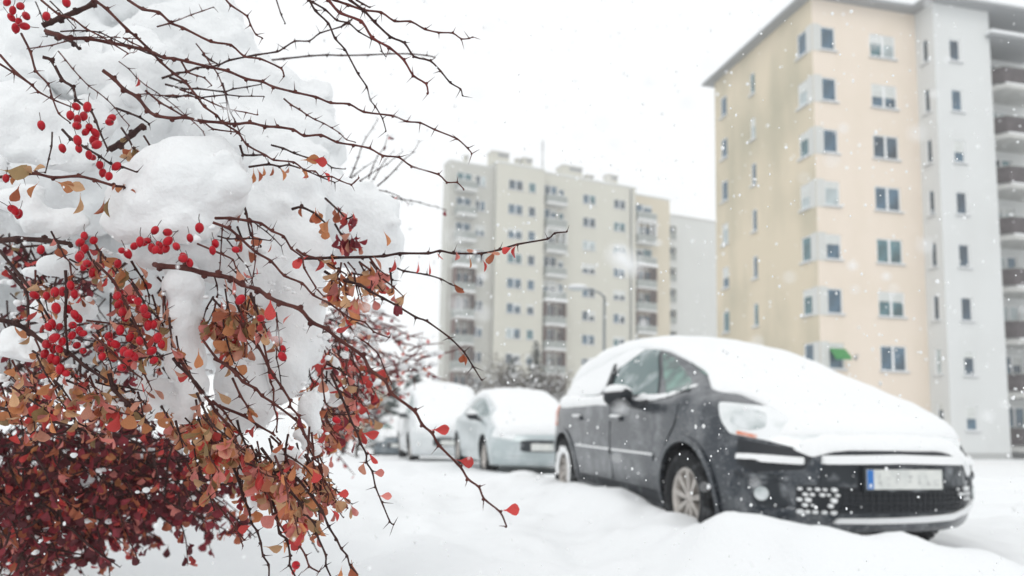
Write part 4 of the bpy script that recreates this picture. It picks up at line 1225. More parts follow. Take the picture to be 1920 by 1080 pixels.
def px_ground(px, Y): return at(px, 800, Y).x
def tree_h(px, py, Y): return at(px, py, Y).z - gz(at(px, py, Y).x, Y)
for (px, top, Y, rad, lab, nd, sd) in ((1003, 632, 56, 1.6, 'snowy conifer with a pointed top in front of the beige block', 'needle', 3),
                                   (958, 664, 54, 1.7, 'low rounded conifer left of the pointed one', 'needle_blue', 5),
                                   (776, 676, 36, 1.7, 'dark evergreen standing alone left of the white people carrier', 'needle_blue', 8),
                                   (735, 706, 41, 1.5, 'dark broad evergreen behind the blue grey saloon', 'needle', 9)):
    conifer(px_ground(px, Y), Y, tree_h(px, top, Y), rad, lab, nd, sd)
for (px, top, Y, lab, sd) in ((930, 590, 60, 'tall thin leafless tree in front of the beige block', 21), (1047, 655, 58, 'leafless tree rising beside the dark car roof before the beige block', 22),
                              (672, 640, 20, 'snow laden leafless tree seen through the barberry twigs', 24)):
    bare_tree(px_ground(px, Y), Y, tree_h(px, top, Y), lab, sd, .55, .45 if Y < 30 else .25)
def dense_shrub(x, y, h, w, label, seed):
    r = random.Random(seed); z = gz(x, y)
    t = empty('shrub', (x, y, z)); tag(t, label, 'shrub')
    st = MB(); cr = MB(); sn = MB()
    for k in range(16):
        a = r.uniform(0, 2 * PI); d = r.uniform(.1, 1) * w
        tip = Vector((math.cos(a) * d, math.sin(a) * d * .7, h * r.uniform(.6, 1.0))); pts = [Vector((0, 0, -.05)), Vector((tip.x * .3, tip.y * .3, tip.z * .5)), tip]
        st.tube(pts, [.04, .028, .01], 4)
        for q in range(16):
            p = pts[1].lerp(tip, r.random()); v = Vector((r.gauss(0, .6), r.gauss(0, .6), r.gauss(.25, .4))) * h * .22
            cr.tube([p, p + v * .5 + Vector((0, 0, .04)), p + v], [.016, .011, .005], 3, 0, False)
            quad_cloud(cr, p + v * .6, 3, (.12, .12, .1), .09, r)
            if r.random() < .5: sn.ico(p + v * .6 + Vector((0, 0, .05)), r.uniform(.05, .13), 1, 0, (1.3, 1.1, .6))
    st.build('stem', M['bark_far'], t); cr.build('crown', M['twig_far'], t); sn.build('branch_snow', M['snow_tree'], t)['kind'] = 'stuff'
for (px, top, Y, w, lab, sd) in ((905, 690, 50, 1.5, 'bare snowy shrub behind the hump of snow on the people carrier', 31), (1032, 668, 50, 1.6, 'bare snowy shrub between pointed conifer and dark car', 33), (980, 690, 48, 1.3, 'bare snowy shrub at the foot of the pointed conifer', 35), (938, 676, 51, 1.4, 'taller bare shrub beside the low rounded conifer', 36), (645, 730, 26, 1.2, 'bare snowy shrub at the left end of the lane', 37)):
    dense_shrub(px_ground(px, Y), Y, tree_h(px, top, Y), w, lab, sd)
# ------------------------------------------------------------------ barberry bush in the foreground
def bark(name, c, c2): return mat(name, c, 0.7, .18, col2=c2, vscale=60, ramp=(.35, .7), bump=.3, bscale=400)
M['bark'] = bark('bark', (0.062, 0.020, 0.018), (0.13, 0.045, 0.036))
M['bark_dark'] = bark('bark_dark', (0.030, 0.014, 0.014), (0.075, 0.036, 0.031))
M['bark_red'] = bark('bark_red', (0.15, 0.035, 0.030), (0.09, 0.03, 0.028))
M['berry'] = mat('berry', (0.45, 0.003, 0.013), 0.3, .25, coat=.08, col2=(.30, .002, .010), vscale=120)
M['berry_tip'] = mat('berry_tip', (0.05, 0.02, 0.015), 0.7)
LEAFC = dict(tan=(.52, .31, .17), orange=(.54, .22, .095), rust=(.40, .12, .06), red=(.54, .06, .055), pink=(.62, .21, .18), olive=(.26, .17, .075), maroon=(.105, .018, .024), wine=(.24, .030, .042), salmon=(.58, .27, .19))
for k, c in LEAFC.items(): M['leaf_' + k] = mat('leaf_' + k, c, 0.5, .35, var=.38, vscale=(70 if k in ('maroon', 'wine') else 60), trans=.28, bump=.25, bscale=250, rvar=.28)
LK = list(LEAFC)
LM = [M['leaf_' + k] for k in LK]
WARM = dict(tan=3, orange=4, rust=2.2, olive=1.2, pink=2.6, red=2.0, salmon=3)
REDS = dict(red=3, pink=2.2, salmon=1, wine=1.2, rust=1.2, orange=.8)
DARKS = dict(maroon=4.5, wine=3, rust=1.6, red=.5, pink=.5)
br = random.Random(11)
def pick(pal): return br.choices(list(pal), list(pal.values()))[0]

def leaf_shape(r, wide, fold, curl):
    """obovate leaf of unit length along +y, with a folded midrib and a short stalk"""
    prof = [(0.0, .035), (.16, .06), (.34, .19), (.55, .34), (.76, .40), (.92, .26), (1.0, .05)]
    v, f = [], []
    for i, (t, w) in enumerate(prof):
        zc = curl * t * t
        w *= wide
        v += [(-w, t, zc + fold * w), (0, t + (.02 if i == 6 else 0), zc), (w, t, zc + fold * w * r)]
    for i in range(len(prof) - 1):
        a = i * 3
        f += [(a, a + 1, a + 4, a + 3), (a + 1, a + 2, a + 5, a + 4)]
    b = len(v)
    v += [(-.015, -.22, .03), (.015, -.22, .03), (.02, .02, 0), (-.02, .02, 0)]
    f.append((b, b + 1, b + 2, b + 3))
    return v, f
SHAPES = [leaf_shape(r, w, fo, cu) for r, w, fo, cu in ((.8, 1, .35, -.15), (1.1, .85, .7, -.3), (.6, 1.15, .2, .2), (1, .65, 1.0, -.45), (.9, 1.2, .15, -.1), (-.6, .95, .4, .3), (1.0, .45, 1.5, -.2), (.9, 1.1, .5, .45), (1.2, .9, -.5, -.5), (.3, 1.25, .3, -.35), (1.4, .6, 1.7, -.6), (.7, .8, 1.2, .6))]
_lm = {}
def leaf_mesh(si, col):
    if (si, col) not in _lm:
        mb = MB(); mb.add(*SHAPES[si], 0, True); _lm[si, col] = mb.mesh('leaf', M['leaf_' + col])
    return _lm[si, col]
def leaf_matrix(p, d, size, roll):
    d = Vector(d).normalized()
    x = d.cross(Vector((0, 0, 1)) if abs(d.z) < .95 else Vector((1, 0, 0))).normalized()
    x = Matrix.Rotation(roll, 3, d) @ x
    z = x.cross(d)
    m_ = Matrix(((x.x, d.x, z.x, p[0]), (x.y, d.y, z.y, p[1]), (x.z, d.z, z.z, p[2]), (0, 0, 0, 1)))
    return m_ @ Matrix.Scale(size, 4)
LEAVES = []          # (matrix, shape, colour, size on the picture)
def add_leaf(p, pal=WARM, size=None, d=None, roll=None, col=None, si=None, hero=0):
    p = Vector(p)
    size = size or br.uniform(.0115, .0205)
    d = d or Vector((br.gauss(0, .55), br.gauss(0, .5), -1 + br.gauss(0, .45)))
    si = br.randrange(len(SHAPES)) if si is None else si
    m_ = leaf_matrix(p, d, size, br.uniform(0, 2 * PI) if roll is None else roll)
    q = to_px(p)
    LEAVES.append((m_, si, col or pick(pal), hero + (size / q[2] if -20 < q[0] < 1940 and -20 < q[1] < 1100 else 0)))

base = Vector((-1.85, 2.15, gz(-1.85, 2.15)))
bush = empty('barberry_bush', base)
tag(bush, 'large thorny barberry bush with red berries and rusty leaves, heavy with snow', 'bush')
bush_inv = Matrix.Translation(-base)
def bpart(mb, name, mats):
    mb.v = [tuple(Vector(p) - base) for p in mb.v]
    return mb.build(name, mats, bush)

nbranch = 0
def branch(px, Z0, Z1=None, r0=.0020, r1=.0010, mt='bark', thorn=1.0, leaves=0.0, pal=WARM, wob=.012, name='branch', lsize=None):
    """one twig of the bush through picture points at a depth that runs from Z0 to Z1; thorns and buds at its nodes"""
    global nbranch
    Z1 = Z0 if Z1 is None else Z1
    n = len(px); ph = br.uniform(0, 6)
    nodes = [at(x, y, Z0 + (Z1 - Z0) * i / max(1, n - 1) + wob * math.sin(ph + i * .8)) for i, (x, y) in enumerate(px)]
    grow_twig(nodes, r0, r1, mt, thorn, leaves, pal, name, lsize)

def grow_twig(nodes, r0, r1, mt='bark', thorn=1.0, leaves=0.0, pal=WARM, name='branch', lsize=None, into=None, sides=7):
    global nbranch
    n = len(nodes)
    P = [Vector(p) for p in nodes]
    sub = 3 if into is None else 1
    if n > 2 and sub > 1:
        C = catmull([tuple(p) for p in P], sub)
        pts = [Vector(c) for c in C]
        pts = [pts[i].lerp(P[i // sub].lerp(P[min(i // sub + 1, n - 1)], (i % sub) / sub), .45) for i in range(len(pts))]   # keep the kinks at the nodes
    else: pts = P
    k = len(pts)
    if into is None and name == 'branch': r0 *= .84; r1 *= .88
    rad = [r0 + (r1 - r0) * (i / max(1, k - 1)) ** .8 for i in range(k)]
    for i in range(0, k, sub):
        if 0 < i < k - 1: rad[i] *= 1.28
    mb = into if into is not None else MB()
    mb.tube(pts, rad, sides)
    sgn = br.choice((-1, 1))
    for i in range(n):
        if i == 0: continue
        p = P[i]; t = (P[min(i + 1, n - 1)] - P[i - 1]).normalized(); rr = r0 + (r1 - r0) * i / max(1, n - 1)
        cr_ = t.cross(Vector((0, -1, 0))).normalized()
        sgn = -sgn
        if thorn and br.random() < .85:
            for q in range(br.choice((1, 1, 1, 2))):
                dv = (cr_ * sgn * (1 if q == 0 else -.6) + Vector((br.gauss(0, .25), br.gauss(0, .55), br.gauss(0, .25))) + t * br.uniform(-.25, .5)).normalized()
                L = br.uniform(.008, .0155) * thorn
                mb.tube([p, p + dv * L * .5, p + dv * L], [rr * .55 + .00012, .00045, .00012], 4)
        if into is None:
            mb.ico(p + cr_ * sgn * rr * .9, rr * br.uniform(1.0, 1.5) + .0003, 1)
        while leaves and br.random() < leaves:
            add_leaf(p + Vector((br.gauss(0, .003), br.gauss(0, .003), br.gauss(0, .003))), pal, lsize)
            if br.random() < .3: break
    if into is None:
        bpart(mb, name, M[mt]); nbranch += 1

# -- twigs traced one by one: they lie between 0.8 and 1.3 m from the camera
B = branch
B([(240, 0), (267, 17), (298, 23), (320, 43), (343, 52), (395, 78), (433, 84), (458, 106), (488, 110), (527, 128), (533, 143)], .96, .92, .0024, .0012)
B([(150, -25), (177, 0), (200, 17), (240, 57), (253, 67), (282, 95), (300, 115), (325, 137), (347, 153), (370, 182), (383, 200), (407, 217), (417, 230), (446, 248), (463, 272), (498, 291), (513, 300), (551, 304), (571, 319), (591, 321), (601, 331), (622, 331), (636, 338), (659, 346), (673, 334)], 1.0, .93, .0026, .0009)
B([(85, 58), (113, 67), (133, 72), (163, 72), (207, 80), (243, 87), (273, 93), (290, 100), (307, 108), (327, 110), (350, 115), (390, 125), (427, 133), (462, 148), (492, 153), (513, 163), (553, 173), (593, 182), (620, 193), (655, 195), (682, 210), (737, 217), (763, 228), (788, 230), (815, 243), (857, 260), (877, 278), (885, 288)], 1.0, .9, .0032, .0009)
B([(193, 132), (213, 147), (233, 168), (258, 182), (277, 207), (293, 217), (323, 222), (347, 220), (377, 227), (417, 230), (440, 233), (468, 230), (497, 237), (520, 238), (550, 243), (570, 255), (602, 253), (632, 267), (663, 272), (693, 278), (718, 292), (748, 295), (772, 312), (822, 327), (838, 342), (857, 342), (870, 355)], .97, .9, .0032, .0009, leaves=.0)
B([(273, 170), (300, 192), (320, 203), (347, 219), (380, 228), (400, 242), (445, 248)], 1.02, 1.0, .0019, .0011)
B([(80, 107), (97, 113), (117, 150), (137, 163), (143, 187), (170, 207), (180, 227), (187, 247), (203, 282)], .98, .95, .0028, .0013, 'bark_dark')
B([(40, 63), (57, 97), (67, 133), (90, 157), (97, 180), (110, 213), (132, 230)], .93, .9, .0019, .0009)
B([(0, 103), (27, 133), (60, 160), (72, 172), (100, 187), (140, 203)], .92, .9, .0020, .0010)
B([(0, 120), (27, 137), (60, 160)], .92, .92, .0018, .0012)
B([(77, 0), (110, 27), (137, 35), (160, 53), (193, 70), (213, 83), (240, 100)], .96, .93, .0019, .0010)
B([(80, 48), (95, 42), (113, 34), (143, 22), (173, 8), (182, -15)], 1.0, 1.03, .0046, .0036, 'bark_dark', .4)
B([(86, 60), (110, 66), (128, 74), (140, 82), (148, 92)], 1.02, 1.0, .0052, .0020, 'bark_dark', .5)
B([(117, 243), (133, 260), (160, 277), (187, 293), (207, 307), (230, 313), (257, 323)], .95, .92, .0022, .0012, 'bark_dark')
B([(0, 332), (43, 328), (67, 325), (100, 333), (147, 330), (177, 337), (213, 348), (233, 350)], .9, .92, .0024, .0018, leaves=.35)
B([(207, 280), (225, 270), (248, 252), (268, 235)], 1.06, 1.02, .0058, .0040, 'bark_dark', .3)
B([(218, 203), (240, 211), (262, 220), (280, 232)], 1.05, 1.05, .0022, .0014, 'bark_dark')
B([(303, 147), (333, 137), (350, 135), (370, 127), (390, 126), (410, 122), (430, 113), (480, 103), (520, 97), (532, 90), (553, 77), (580, 77), (600, 62), (640, 50), (655, 42)], 1.14, 1.1, .0022, .0011, 'bark_dark')
B([(370, 118), (420, 117), (460, 112), (503, 113), (533, 110), (580, 105), (613, 103), (640, 104), (690, 103), (730, 101), (770, 101), (800, 104), (815, 107)], 1.45, 1.5, .0026, .0014, 'bark_dark')
B([(310, 158), (347, 167), (370, 166), (420, 172), (437, 167), (463, 163), (490, 158)], 1.16, 1.12, .0021, .0010, 'bark_dark')
B([(310, 180), (330, 182), (353, 178), (367, 183)], 1.18, 1.16, .0021, .0014, 'bark_dark')
B([(380, 102), (395, 113), (410, 121)], 1.1, 1.08, .0024, .0012, 'bark_dark')
B([(318, 145), (340, 153), (350, 158)], 1.1, 1.08, .0024, .0014, 'bark_dark')
B([(420, -5), (433, 10), (463, 30), (470, 47), (480, 65), (492, 71)], .95, .93, .0017, .0009)
B([(340, 115), (352, 135), (370, 142), (383, 146), (397, 160)], .98, .96, .0017, .0009)
B([(517, -4), (527, 27), (535, 44)], 1.1, 1.1, .0014, .0009, 'bark_dark')
B([(606, -12), (616, 0), (637, 24), (678, 40), (698, 71), (730, 89), (757, 112), (775, 142), (799, 157), (803, 175)], .9, .88, .0024, .0012, 'bark_red')
B([(600, -10), (627, 0), (653, 9), (682, 19), (715, 23), (740, 40), (770, 40), (797, 55), (823, 61), (849, 62), (865, 73), (880, 72), (886, 69)], .93, .9, .0021, .0008)
B([(640, -12), (656, 0), (682, 19), (702, 41), (732, 69), (758, 80), (776, 106), (807, 114), (826, 133), (844, 155), (864, 167), (867, 180)], .92, .9, .0022, .0009, 'bark_dark')
B([(668, 0), (680, 7), (693, 14)], .98, .98, .0018, .0012, 'bark_dark')
B([(576, -10), (580, 0), (591, 20), (616, 44), (628, 72), (647, 93), (671, 138), (688, 163), (694, 187), (704, 200), (717, 222), (724, 246)], .98, .96, .0020, .0008, 'bark_dark')
B([(570, -5), (586, 4), (610, 18), (631, 38), (654, 43), (672, 59), (697, 73), (711, 81), (716, 96), (723, 106)], 1.0, .98, .0018, .0008, 'bark_dark')
B([(640, 50), (648, 43), (654, 40), (660, 36)], 1.08, 1.06, .0016, .0010, 'bark_dark')
B([(509, 272), (531, 278), (551, 287), (578, 296), (602, 298), (622, 314), (647, 317)], 1.05, 1.0, .0018, .0009, 'bark_dark')
B([(450, 272), (456, 290), (475, 291), (495, 290)], 1.02, 1.02, .0022, .0014, 'bark_dark')
B([(467, 313), (504, 308), (524, 312), (542, 309), (575, 320), (602, 332), (628, 342)], 1.0, .97, .0019, .0009, 'bark_dark', leaves=.3, pal=REDS)
B([(404, 409), (431, 409), (467, 414), (490, 419), (510, 433), (532, 443), (546, 466), (567, 482), (570, 502), (593, 540), (607, 556)], .93, .9, .0024, .0010)
B([(399, 417), (429, 428), (447, 443), (480, 473), (508, 489), (533, 517), (567, 531), (587, 553), (618, 569), (636, 582), (660, 598), (684, 604), (701, 622), (730, 633)], .9, .88, .0022, .0009)
B([(290, 496), (300, 499), (347, 502), (384, 513), (409, 516), (433, 522), (453, 533), (484, 543), (502, 556), (524, 567), (562, 579), (584, 604), (613, 617), (633, 635), (680, 667), (693, 693), (722, 713), (733, 737), (777, 770), (792, 797), (810, 812), (823, 835), (863, 875), (877, 898), (898, 913), (907, 935), (938, 960), (950, 987)], .88, .78, .0040, .0010, 'bark')
B([(560, 485), (600, 484), (623, 483), (680, 482), (720, 480), (750, 475), (803, 475), (825, 470), (850, 475), (903, 475), (937, 468), (970, 458), (1027, 448), (1040, 437), (1063, 435)], 1.0, .9, .0026, .0010, 'bark_dark', leaves=.32, pal=REDS)
B([(556, 468), (570, 478), (600, 486), (625, 500), (650, 515)], .98, .98, .0022, .0012, leaves=.4)
B([(609, 509), (628, 521), (650, 527), (675, 534), (692, 545), (718, 559), (744, 573), (780, 595), (800, 602), (843, 633), (870, 660), (887, 687), (903, 713)], .98, .9, .0026, .0009, 'bark_dark', leaves=.35, pal=REDS)
B([(745, 503), (757, 508), (800, 515), (827, 523), (845, 533), (868, 542)], 1.12, 1.1, .0018, .0010, 'bark_dark', leaves=.15, pal=REDS)
B([(640, 585), (655, 610), (668, 630), (690, 645), (710, 665), (720, 690), (735, 720)], 1.05, 1.02, .0017, .0009, leaves=.3, pal=REDS)
B([(402, 673), (424, 684), (444, 702), (456, 716), (480, 729), (491, 742), (513, 756), (553, 786), (562, 798), (573, 820), (584, 836), (589, 858)], .92, .9, .0025, .0012, leaves=.12)
B([(440, 590), (455, 610), (462, 620), (469, 633), (484, 649), (500, 678), (507, 696), (513, 704), (529, 727), (544, 751), (544, 762), (560, 780), (571, 813), (584, 833)], .91, .9, .0026, .0013, leaves=.12, pal=REDS)
B([(480, 600), (484, 620), (493, 638), (502, 682), (507, 716), (513, 730), (513, 760), (520, 785), (518, 810)], .93, .92, .0019, .0010, leaves=.15, pal=REDS)
B([(490, 600), (499, 620), (524, 662)], .9, .9, .0013, .0008, leaves=.2, pal=REDS)
B([(518, 598), (522, 620), (526, 660)], .9, .9, .0013, .0008)
B([(335, 670), (360, 711), (378, 736), (396, 756), (404, 771), (427, 796), (440, 820), (449, 840), (467, 858), (482, 891), (496, 916), (507, 936), (511, 964), (524, 982), (536, 1000), (562, 1024), (573, 1042), (580, 1062), (598, 1072)], .93, .9, .0025, .0011, leaves=.22)
B([(436, 709), (451, 742), (464, 762), (469, 778), (480, 796)], .95, .93, .0019, .0010, leaves=.35)
B([(407, 760), (458, 780), (484, 798), (511, 813), (527, 829)], .96, .94, .0025, .0012, leaves=.3)
B([(604, 690), (604, 709), (609, 751), (616, 769), (629, 784)], .96, .94, .0015, .0008, leaves=.2, pal=REDS)
B([(620, 700), (640, 744), (649, 764), (658, 789), (669, 809), (676, 831), (687, 851), (687, 867), (698, 884), (704, 913), (716, 942), (731, 978), (738, 984)], .94, .9, .0020, .0009, 'bark_dark', leaves=.15, pal=REDS)
B([(430, 860), (447, 900), (456, 933), (467, 956), (471, 980), (482, 996), (489, 1018), (493, 1042), (504, 1059), (504, 1090)], .95, .93, .0020, .0012, 'bark_dark', leaves=.12, pal=REDS)
B([(505, 920), (518, 964), (524, 1000), (538, 1011), (544, 1042), (543, 1060), (556, 1085)], .94, .93, .0021, .0012, 'bark_dark', leaves=.1)
B([(490, 840), (518, 878), (533, 900), (544, 920), (564, 944), (573, 964), (589, 980), (593, 1000), (611, 1041), (611, 1060), (622, 1085)], .93, .9, .0023, .0011, 'bark_dark', leaves=.2)
B([(530, 880), (558, 898), (580, 924), (604, 958), (616, 987), (631, 1011), (640, 1029), (651, 1042), (656, 1060), (671, 1077)], .92, .9, .0022, .0010, 'bark_dark', leaves=.15, pal=REDS)
B([(584, 810), (587, 840), (589, 860), (602, 873), (607, 911), (616, 927), (614, 947)], .95, .93, .0018, .0009, leaves=.2, pal=REDS)
B([(350, 870), (367, 898), (396, 933), (424, 967), (442, 991), (458, 1013)], 1.0, .97, .0020, .0010, leaves=.15)
B([(440, 980), (448, 1000), (452, 1015), (456, 1024)], .97, .97, .0014, .0009)
B([(580, 800), (578, 840), (576, 870), (575, 897)], .96, .95, .0019, .0010, leaves=.25)
B([(515, 880), (531, 915), (556, 971), (569, 980), (587, 1018), (596, 1035)], 1.4, 1.45, .0022, .0012, 'bark_dark')
B([(-10, 452), (33, 448), (83, 450), (133, 457)], .98, .95, .0050, .0030, 'bark_dark', .5)
B([(-10, 597), (30, 607), (57, 623), (83, 643), (127, 660), (160, 687), (200, 713)], .92, .9, .0040, .0020, 'bark_dark', .5, leaves=.3)
B([(180, 493), (213, 527), (240, 577), (260, 620), (280, 660), (300, 680)], .9, .9, .0021, .0012, leaves=.3)
B([(247, 530), (267, 563), (280, 587), (287, 613)], .9, .9, .0022, .0014, 'bark_dark', leaves=.4)
B([(123, 507), (125, 547), (122, 593), (127, 660)], .92, .9, .0024, .0016, 'bark_dark', .5, leaves=.2)
B([(173, 627), (207, 657), (240, 690), (267, 710)], .9, .88, .0019, .0011, leaves=.4)
B([(10, 500), (50, 547), (53, 593), (53, 613)], .98, .96, .0022, .0014, 'bark_dark', leaves=.25)
B([(0, 470), (40, 520), (70, 560), (95, 600)], 1.05, 1.02, .0030, .0018, 'bark_dark', leaves=.2)
B([(370, 457), (417, 477), (437, 487), (443, 503), (467, 533)], .9, .9, .0015, .0009, leaves=.15)
B([(380, 637), (407, 673), (440, 693), (467, 717)], .92, .91, .0020, .0012, leaves=.25)
B([(325, 672), (333, 683), (367, 717), (390, 745)], .92, .92, .0024, .0014, 'bark_dark', leaves=.3)
B([(0, 765), (43, 777), (97, 790), (143, 802), (187, 820)], .95, .93, .0028, .0014, 'bark_dark', .6, leaves=.45)
B([(205, 700), (213, 730), (240, 757), (267, 783), (290, 803)], .92, .91, .0034, .0018, 'bark_dark', .5, leaves=.4)
B([(95, 705), (130, 760), (142, 790), (160, 800)], .97, .95, .0022, .0012, 'bark_dark', leaves=.5)
B([(445, 425), (455, 450), (470, 465), (480, 450)], 1.04, 1.0, .0020, .0012, 'bark_dark', leaves=.92, pal=dict(rust=3, olive=2, tan=1))
B([(455, 375), (462, 400), (470, 440), (490, 462)], 1.02, 1.0, .0020, .0012, 'bark_dark', leaves=.92, pal=dict(rust=3, olive=2, tan=1))
B([(228, 240), (240, 258), (250, 278), (262, 300)], 1.0, .98, .0020, .0012, 'bark_dark', leaves=.92, pal=dict(rust=3, olive=2, tan=1))
B([(270, 255), (282, 275), (285, 295)], .99, .98, .0018, .0012, 'bark_dark', leaves=.9, pal=dict(rust=3, tan=2))
B([(548, 392), (565, 388), (590, 400), (612, 420)], 1.03, 1.0, .0026, .0014, 'bark_dark', leaves=.93, pal=dict(rust=3, olive=1, orange=2))
B([(610, 372), (635, 395), (650, 410), (662, 405)], 1.12, 1.08, .0022, .0012, 'bark_dark', leaves=.92, pal=dict(wine=3, red=1, pink=2, rust=1))
B([(628, 420), (640, 440), (655, 452), (668, 446)], 1.1, 1.06, .0022, .0012, 'bark_dark', leaves=.93, pal=dict(wine=4, red=1, salmon=2))
# big single leaves that catch the eye
for (x, y, s_, c, Z_, dd, si) in ((507, 562, .024, 'red', .86, (.02, 0, -1), 4), (418, 514, .022, 'salmon', .88, (.4, 0, -1), 4), (438, 518, .022, 'pink', .87, (.1, 0, -1), 4), (408, 735, .020, 'tan', .9, (.7, 0, -.6), 4), (372, 660, .019, 'orange', .88, (.05, 0, -1), 0),
                         (860, 863, .016, 'red', .80, (1, 0, -.18), 0), (945, 957, .016, 'red', .79, (1, 0, .1), 0), (812, 806, .017, 'red', .80, (1, 0, .05), 1), (680, 812, .019, 'red', .92, (1, 0, -.1), 1), (700, 887, .013, 'pink', .92, (1, 0, .05), 0), (712, 930, .014, 'pink', .92, (1, 0, 0), 1),
                         (513, 938, .021, 'tan', .91, (.8, 0, -.4), 4), (530, 1010, .017, 'orange', .92, (.3, 0, -1), 0), (640, 460, .013, 'pink', .95, (.2, 0, -1), 0), (720, 435, .018, 'orange', .95, (.5, 0, -.9), 1), (700, 480, .021, 'salmon', .96, (.6, 0, -.8), 4), (740, 485, .018, 'red', .96, (0, 0, -1), 3),
                         (784, 491, .014, 'red', .93, (0, 0, -1), 0), (805, 493, .015, 'red', .93, (.1, 0, -1), 4), (880, 480, .015, 'orange', .92, (.2, 0, -1), 0), (905, 488, .014, 'red', .92, (.6, 0, -1), 3), (960, 464, .014, 'red', .91, (-.6, 0, -.3), 1), (895, 470, .013, 'salmon', .91, (-1, 0, 0), 6), (918, 474, .013, 'salmon', .91, (1, 0, -.1), 6),
                         (570, 300, .020, 'orange', .98, (1, 0, .1), 1), (588, 300, .018, 'red', .98, (1, 0, -.2), 0), (560, 314, .017, 'orange', .98, (.8, 0, -.5), 3), (606, 322, .016, 'red', .97, (.7, 0, -.7), 1), (526, 315, .016, 'orange', 1.0, (.6, 0, -.9), 3), (494, 312, .014, 'orange', 1.0, (.1, 0, -1), 6), (475, 320, .018, 'orange', 1.0, (.05, 0, -1), 3), (483, 318, .015, 'rust', 1.0, (.5, 0, -1), 3), (512, 312, .014, 'rust', 1.0, (-.1, 0, -1), 6),
                         (10, 320, .028, 'olive', .9, (1, 0, -.1), 4), (60, 322, .018, 'tan', .9, (1, 0, .5), 6), (110, 342, .020, 'orange', .9, (.9, 0, -.4), 0), (125, 346, .020, 'tan', .9, (1, 0, -.2), 1), (35, 350, .020, 'rust', .9, (-.3, 0, -1), 0), (70, 345, .018, 'orange', .9, (-.6, 0, -.8), 1), (150, 368, .021, 'tan', .9, (.1, 0, -1), 3), (206, 372, .022, 'olive', .92, (-.4, 0, -1), 3), (195, 375, .020, 'rust', .92, (-.1, 0, -1), 3), (395, 372, .016, 'tan', 1.0, (-.8, 0, -.2), 6),
                         (573, 945, .014, 'orange', .92, (1, 0, -.1), 0), (632, 927, .014, 'red', .94, (1, 0, .1), 0), (620, 955, .016, 'red', .93, (.6, 0, -.6), 1), (470, 985, .016, 'red', .95, (-.6, 0, -.3), 0), (500, 1025, .018, 'tan', .95, (1, 0, -.15), 1), (640, 1065, .014, 'orange', .9, (-.2, 0, -1), 0), (560, 1060, .013, 'red', .94, (-.5, 0, -.7), 0), (545, 590, .014, 'pink', .9, (-.7, 0, -.7), 0), (480, 500, .010, 'red', .9, (.3, 0, -1), 0)):
    add_leaf(at(x, y, Z_), size=s_, d=Vector(dd), roll=br.uniform(-.5, .5) + (PI / 2 if abs(dd[2]) < .5 else 0), col=c, si=si, hero=1)

# -- dense leafy twigs that hang below the snow
def poly_pt(poly):
    xs = [p[0] for p in poly]; ys = [p[1] for p in poly]
    while True:
        x, y = br.uniform(min(xs), max(xs)), br.uniform(min(ys), max(ys))
        if inside(poly, x, y): return x, y
def hanging(poly, n, Za, Zb, ang, length, pal, leaves=.75, mt=('bark', 'bark_dark'), r0=.0018, into=None, lsize=None, thorn=.9, sides=7):
    for _ in range(n):
        x, y = poly_pt(poly); Z_ = br.uniform(Za, Zb)
        a = math.radians(br.gauss(*ang)); L = br.uniform(*length)
        step = br.uniform(17, 26); k = max(3, int(L / step)); pts = []
        zz = br.gauss(0, .008)
        for i in range(k):
            pts.append(at(x, y, Z_)); a += br.gauss(0, .16); x += math.cos(a) * step; y += math.sin(a) * step; Z_ += zz
        grow_twig(pts, r0 * br.uniform(.8, 1.2), .0008, br.choice(mt), thorn, leaves, pal, 'branch', lsize, into, sides)
hanging([(0, 670), (110, 690), (280, 720), (300, 770), (150, 765), (0, 755)], 44, .88, 1.08, (48, 22), (40, 100), WARM, .86)
hanging([(270, 720), (390, 740), (470, 790), (560, 850), (570, 900), (500, 900), (420, 850), (330, 800)], 52, .88, 1.08, (54, 16), (70, 190), WARM, .86)
hanging([(60, 430), (160, 440), (330, 500), (340, 640), (300, 690), (60, 690), (40, 560)], 44, .9, 1.06, (60, 28), (60, 130), WARM, .74)
hanging([(370, 520), (470, 540), (500, 570), (480, 610), (400, 600)], 22, .9, 1.0, (72, 22), (60, 120), dict(WARM, red=2, pink=2), .82)
hanging([(600, 485), (740, 480), (740, 520), (640, 540)], 22, .96, 1.1, (75, 25), (40, 90), dict(tan=2, orange=3, salmon=3, red=1.5, pink=2, rust=1), .85)
hanging([(590, 630), (660, 640), (690, 720), (640, 780), (570, 790), (560, 740)], 56, 1.05, 1.45, (65, 22), (60, 130), dict(REDS, orange=2, tan=1), .78)
hanging([(500, 810), (600, 800), (610, 900), (560, 930), (510, 900)], 26, .92, 1.08, (65, 14), (60, 130), dict(WARM, red=2, pink=3, salmon=2), .72)
hanging([(0, 470), (110, 470), (110, 620), (0, 620)], 12, 1.1, 1.3, (50, 30), (60, 140), DARKS, .4, ('bark_dark',))
# upper right: blurred reddish sprays farther back
for (x, y, a) in ((640, 345, -48), (655, 350, -62), (665, 352, -30), (690, 330, -70), (640, 365, 8), (650, 372, 14), (670, 355, 0), (700, 345, -20), (655, 380, -8), (720, 370, 12), (690, 352, -55)):
    hanging([(x - 8, y - 6), (x + 8, y - 6), (x + 8, y + 6), (x - 8, y + 6)], 1, 1.9, 2.2, (a, 6), (90, 170), DARKS, .12, ('bark_dark',), .0026)

